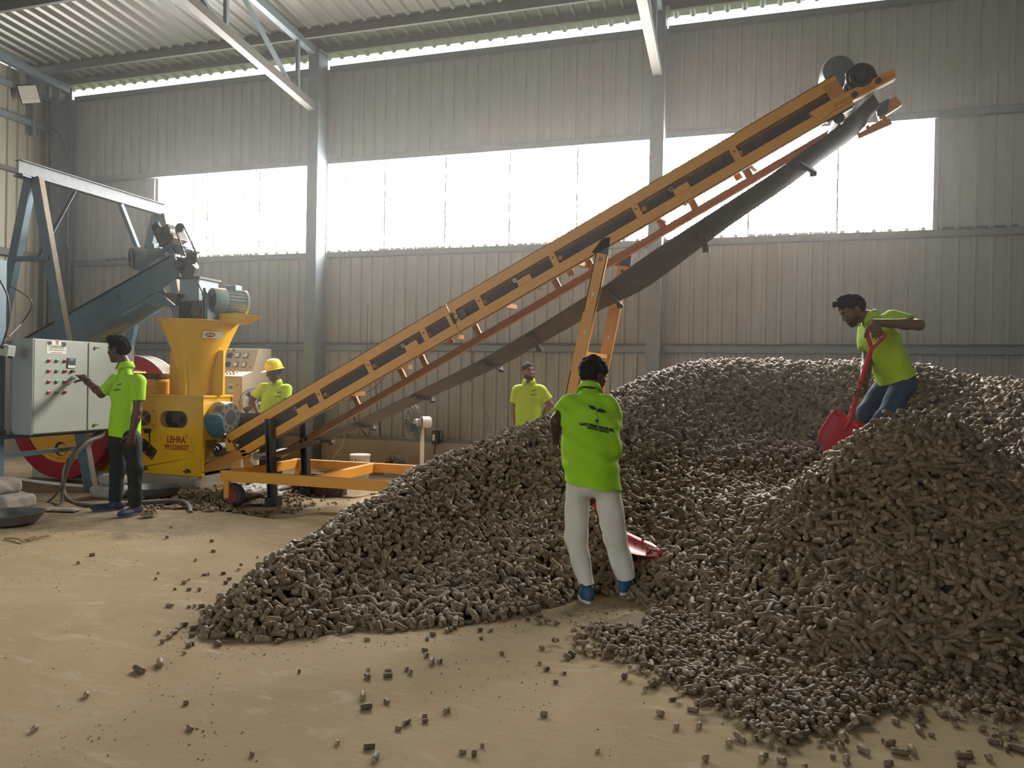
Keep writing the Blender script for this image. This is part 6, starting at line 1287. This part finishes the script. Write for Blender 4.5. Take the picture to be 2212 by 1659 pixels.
def crumpled(name, label, cat, c, w, d, amp, m, seed, rz=0., n=26, zoff=.012):
    r = np.random.default_rng(seed); g = np.linspace(-.5, .5, n); X, Y = np.meshgrid(g, g, indexing='ij'); Z = amp*(vnoise(X*7+seed, Y*7, seed)+.6*np.abs(vnoise(X*15, Y*15+3, seed+1)-.5)*2)
    ed = np.maximum(np.abs(X), np.abs(Y)); Z *= 1-.8*sstep(.40, .5, ed); X2 = X*w*(1+.15*(vnoise(Y*4+5, X*2, seed+2)-.5)); Y2 = Y*d*(1+.25*(vnoise(X*4+2, Y*2, seed+3)-.5)); ca, sa = math.cos(rz), math.sin(rz)
    vs = np.stack([(X2*ca-Y2*sa).ravel(), (X2*sa+Y2*ca).ravel(), Z.ravel()+zoff], 1).tolist(); mb = MB().add(vs, [(i*n+j, (i+1)*n+j, (i+1)*n+j+1, i*n+j+1) for i in range(n-1) for j in range(n-1)])
    o = mb.obj(name, m, None, loc=c); md = o.modifiers.new('thick', 'SOLIDIFY'); md.thickness = .003; return tag(o, label, cat)
p = aZ(560, 1062, -.05); crumpled('plastic_sack', 'crumpled white plastic sack lying among pellets under the base frame', 'sack', V((p.x, p.y+.15, -.075)), .62, .8, .09, M['sheet_white'], 3, .3)
p = aZ(530, 1088, -.06); crumpled('plastic_scrap', 'small white plastic scrap beside the conveyor wheel', 'scrap', V((p.x+.12, p.y+.1, -.07)), .2, .2, .04, M['sheet_white'], 5, .8, 12)
p = aZ(128, 1104); crumpled('flat_board', 'thin bent board scrap lying on the floor by the basin', 'board', V((p.x, p.y, 0)), .42, .20, .02, M['board'], 8, .35, 10)
p = aZ(322, 1117); crumpled('dry_leaf', 'curled dry leaf on the floor beside the man at the cabinet', 'leaf', V((p.x, p.y, 0)), .14, .11, .07, M['wood'], 9, .2, 12)
for k, (x0_, y0_, x1_, y1_, lab) in enumerate(((10, 1163, 52, 1172, 'bent dry twig on the floor below the nearest basin'), (60, 1168, 108, 1157, 'straight dry twig next to the bent one below the basin'), (55, 1166, 78, 1160, 'short thick dry twig between two longer twigs'))):
    a, b = aZ(x0_, y0_, .01), aZ(x1_, y1_, .012); m_ = a.lerp(b, .5)+V((0, .03, .01)); thing('twig', MB().tube(bez([a, m_, b], 4), [.009]*8+[.004], 6), M['wood'], lab, 'twig', 'dry twigs')
c = aY(605, 768, 11.462); pb = MB().add([c, c+V((.05, -.005, -.14)), c+V((-.01, -.02, -.17)), c+V((-.07, -.005, -.13))], [(0, 1, 2), (0, 2, 3)]); po = thing('dry_leaf', pb, M['wood'], 'dry brown leaf caught on the wall above the hard hat', 'leaf'); md = po.modifiers.new('thick', 'SOLIDIFY'); md.thickness = .004
# ================================================================ loose pellets and crumbs
LONE = {0: 'longest loose pellet on the floor beyond the heap tip', 1: 'loose pellet just behind the longest one near the heap tip', 74: 'flat dark pellet fragment alone on the bare floor', 75: 'lone pellet stub nearest the lower left corner', 71: 'lone round pellet stub at the bottom edge of the bare floor', 72: 'lone small pellet stub in the middle of the bare floor', 73: 'lone pellet stub between the heap tip and the bottom edge'}
z7 = [(605, 750), (695, 720), (690, 583), (800, 550), (770, 570), (735, 605), (755, 585), (705, 625), (840, 565), (835, 595), (820, 640), (835, 632), (800, 672), (948, 632), (885, 590), (850, 264), (1047, 285), (1037, 305), (885, 327), (905, 325), (970, 323), (980, 362), (995, 345), (820, 393), (865, 395), (760, 390), (737, 465), (820, 470), (845, 467), (875, 470), (905, 472), (935, 475), (958, 487), (1210, 620), (1595, 610), (1690, 577), (1855, 610), (1880, 590), (1845, 660), (1850, 685), (1875, 712), (1910, 710), (1600, 740), (1595, 775), (1685, 750), (1685, 770), (1765, 740), (1780, 755), (2030, 540), (2110, 535), (2085, 570), (2130, 568), (1960, 570), (1975, 560), (2090, 605), (1940, 575), (2180, 672), (1590, 907), (1575, 862), (1680, 880), (1845, 945), (1845, 965), (1765, 972), (1730, 997), (1940, 922), (1465, 1060), (1630, 1130), (1605, 1080), (2010, 1105), (2095, 1075), (2060, 1115), (1095, 1112), (825, 997), (807, 887), (375, 858), (150, 1002), (1300, 745), (725, 172), (743, 122), (920, 185), (927, 228), (1118, 255), (1153, 265), (400, 245), (340, 280), (687, 320), (677, 345), (800, 362), (822, 345)]
z8 = [(25, 700), (80, 675), (130, 660), (155, 685), (255, 650), (280, 790), (318, 800), (140, 800), (130, 865), (160, 890), (235, 905), (200, 945), (380, 1245), (150, 1090), (650, 1085), (815, 1040), (930, 1045), (1390, 1270), (1180, 1285), (1085, 1275)]
z4 = [(840, 985), (850, 1000), (880, 1005), (900, 1005), (980, 1000), (915, 1060), (1035, 970), (1080, 962), (1100, 963), (1150, 1045), (1205, 915), (1235, 935), (1280, 945), (1300, 940), (1430, 942), (1310, 980), (1660, 915), (740, 1125), (1090, 930), (925, 965)]
pix = [(x/2.011, 1080+y/2.011) for x, y in z7]+[(1100+x/1.989, 1000+y/1.989) for x, y in z8]+[(430+x/4.424, 860+y/4.424) for x, y in z4]
def debris_poly():
    P = [(1215, 1335), (1300, 1300), (1420, 1320), (1560, 1375), (1700, 1420), (1900, 1462), (2230, 1492), (2230, 1600), (2080, 1560), (1960, 1520), (1850, 1500), (1830, 1580), (1700, 1600), (1620, 1560), (1560, 1495), (1420, 1480), (1360, 1420), (1290, 1380)]
    return P
def in_poly(x, y, P):
    c = np.zeros(len(x), bool); n = len(P); j = n-1
    for i in range(n):
        xi, yi = P[i]; xj, yj = P[j]; c ^= ((yi > y) != (yj > y)) & (x < (xj-xi)*(y-yi)/(yj-yi+1e-9)+xi); j = i
    return c
rng = np.random.default_rng(5)
# low spill of broken pieces in front of the mound
def spill_z(x, y):
    px, py, d = project_px(np.stack([x, y, np.zeros_like(x)], 1)); return px, py
n = 26000; X = rng.uniform(-1.6, 2.6, n); Y = rng.uniform(2.7, 5.2, n); px, py = spill_z(X, Y); k = in_poly(px+rng.normal(0, 42, n)+60*(vnoise(X*2.3, Y*2.3, 41)-.5), py+rng.normal(0, 20, n)+40*(vnoise(X*2.3, Y*2.3, 42)-.5), debris_poly()) & (heap_z(X, Y) < .05); X, Y = X[k], Y[k]
dens = vnoise(X*3.1, Y*3.1, 21)+.35*vnoise(X*9, Y*9, 22); feet = (np.abs(X+.98) < .42) & (np.abs(Y-4.85) < .30); k = (dens+.75*rng.random(len(X)) > .92) & ~feet; X, Y = X[k], Y[k]
k = rng.permutation(len(X))[:3000]; X, Y = X[k], Y[k]; hgt = .035*rng.random(len(X))**2
SP = np.stack([X, Y, .014+hgt+floor_z(X, Y)], 1)
# pieces strewn around the edges of the spill, bottom right of the picture
n = 900; ex = rng.uniform(1450, 2300, n); ey = rng.uniform(1450, 1659, n); k = rng.random(n) < np.clip((ex-1450)/900-(ey-1500)/420+.25, .03, .8); E_ = np.array([aZ(a, b, .0)[:] for a, b in zip(ex[k], ey[k])]); E_ = E_[rng.permutation(len(E_))[:210]]
allp = np.array([aZ(a, b, 0.)[:] for a, b in pix]); IND = np.concatenate([allp, E_])[:300]
IND = [p for p in IND]
for i, p in enumerate(IND):
    if heap_z(np.array([p[0]]), np.array([p[1]]))[0] > .03: continue
    kd = int(rng.choice([0, 0, 1, 7, 7, 8, 8, 2], p=[.16, .14, .12, .16, .14, .12, .10, .06])) if i >= 2 else 2
    o = bpy.data.objects.new('loose_pellet', PEL[kd]); COL.objects.link(o); zf = float(floor_z(p[0], p[1])); sc_ = rng.uniform(.45, .78) if i >= 2 else .9; o.scale = (sc_,)*3
    o.location = (p[0], p[1], zf+.0175*sc_); o.rotation_euler = (rng.uniform(0, 6), rng.normal(0, .04), rng.uniform(0, 6.28)); qx, qy = [float(v[0]) for v in project_px(np.array([p]))[:2]]
    lab, grp = (('short pellet strewn on the floor near the conveyor base frame', 'pellets by the base frame') if qy < 1150 else ('short pellet strewn on the floor beside the narrow tip of the heap', 'pellets by the heap tip') if qx < 560 else
                ('short pellet lying on the bare floor before the man in white trousers', 'pellets on the bare floor') if qx < 1400 else ('broken pellet strewn on the floor at the outer edge of the spill', 'pellets at the edge of the spill'))
    tag(o, LONE.get(i, lab), 'pellet', grp)
nrm = np.tile([0, 0, 1.], (len(SP), 1)); spl = scatter('pellet_spill', SP, lay(SP, nrm, .25, rng), rng.choice([0, 7, 8, 1, 2], len(SP), p=[.22, .34, .28, .11, .05]), rng.uniform(.5, .92, len(SP)), pcol)
tag(spl, 'low spill of broken pellets on the floor before the heap', 'pellet spill', kind='stuff')
_bx = np.arange(-1.5, 2.7, .05); _by = np.arange(2.8, 5.3, .05)
def bed_z(x, y):
    px, py = spill_z(x.ravel(), y.ravel()); i = in_poly(px, py, debris_poly()).reshape(x.shape).astype(float)
    for _ in range(14): i[1:-1, 1:-1] = (i[1:-1, 1:-1]+i[:-2, 1:-1]+i[2:, 1:-1]+i[1:-1, :-2]+i[1:-1, 2:])/5
    ft = np.exp(-((x+.98)/.4)**2-((y-4.85)/.3)**2); return floor_z(x, y)+.034*i*i*(vnoise(x*3.1, y*3.1, 21)+.35*vnoise(x*9, y*9, 22))*(1-ft)-.012
link('spill_bed', grid_mesh('spill_bed', _bx, _by, bed_z, mat('brown_pellet_dust', (.17, .118, .070), .95, 0, (.27, .195, .12), 35, .6, bump=.8, bscale=90)), spl)['kind'] = 'stuff'
# debris round the press and under the conveyor tail
n = 5200; X = rng.uniform(-6.85, -4.7, n); Y = rng.uniform(6.85, 9.3, n); w_ = np.exp(-((X+6.0)/.55)**2-((Y-7.75)/.75)**2); k = rng.random(n) < np.clip(w_*1.1, 0, .9); X, Y, w_ = X[k], Y[k], w_[k]; k = ~((np.abs(X+5.55) < .3) & (np.abs(Y-7.75) < .35)); X, Y, w_ = X[k], Y[k], w_[k]
DP = np.stack([X, Y, floor_z(X, Y)+.012+.10*w_*rng.random(len(X))], 1); nrm = np.tile([0, 0, 1.], (len(DP), 1))
db = scatter('pellet_litter', DP, lay(DP, nrm, .35, rng), rng.choice([0, 7, 8, 1, 3], len(DP)), rng.uniform(.7, 1., len(DP)), pcol); tag(db, 'brown pellet litter under the tail of the conveyor', 'pellet litter', kind='stuff')
# crumbs
ccol = bpy.data.collections.new('crumb_kinds')
for i in range(3):
    R = random.Random(i); mb = MB().add([(R.uniform(.6, 1)*a, R.uniform(.5, 1)*b, R.uniform(.4, .8)*c) for a, b, c in ((1, 0, 0), (-1, 0, 0), (0, 1, 0), (0, -1, 0), (0, 0, 1), (0, 0, -1))], [(0, 2, 4), (2, 1, 4), (1, 3, 4), (3, 0, 4), (2, 0, 5), (1, 2, 5), (3, 1, 5), (0, 3, 5)]); ccol.objects.link(bpy.data.objects.new('crumb_kind_%d' % i, mb.mesh('crumb', M['crumb'])))
n = 90000; X = rng.uniform(-7.5, 3, n); Y = rng.uniform(1.6, 7, n); px, py = spill_z(X, Y); inside = in_poly(px, py, debris_poly()); pt = vnoise(X*1.7+3, Y*1.7, 31)*vnoise(X*6, Y*6, 32)
edge = np.abs(Y-(5.35+.231*(X+6.2))); pr_ = np.where(inside, .75, np.where(pt > .42, .22, .012))+.35*np.exp(-(edge/.14)**2)*(X < -4.6)+.28*np.exp(-np.maximum(0, .25-heap_z(X, Y))*0)*((heap_z(X, Y) > -.16) & (heap_z(X, Y) < .02))
k = rng.random(n) < pr_; X, Y = X[k], Y[k]; CP = np.stack([X, Y, floor_z(X, Y)+.001], 1); sz = (.0018+.006*rng.random(len(X))**3)*np.where(in_poly(*spill_z(X, Y), debris_poly()), 1.6, 1.)
cr = scatter('pellet_crumbs', CP, rng.uniform(0, 6.28, (len(CP), 3)), rng.integers(0, 3, len(CP)), sz, ccol); tag(cr, 'fine brown crumbs strewn over the concrete floor', 'crumbs', kind='stuff')
# ================================================================ dusty air in the shed
hz = bpy.data.materials.new('dusty_air'); hz.use_nodes = True; _t = hz.node_tree; _t.nodes.remove(_t.nodes['Principled BSDF'])
_v = _t.nodes.new('ShaderNodeVolumeScatter'); _v.inputs['Density'].default_value = .0048; _v.inputs['Anisotropy'].default_value = .55; _v.inputs['Color'].default_value = (1, .98, .95, 1)
_t.links.new(_v.outputs[0], _t.nodes['Material Output'].inputs['Volume'])
ho = MB().box2((-12.6, 4.6, 1.0), (10.1, 11.30, 6.75)).obj('dust_haze', hz); tag(ho, 'thin dusty haze hanging in the air of the shed', 'haze', kind='stuff')
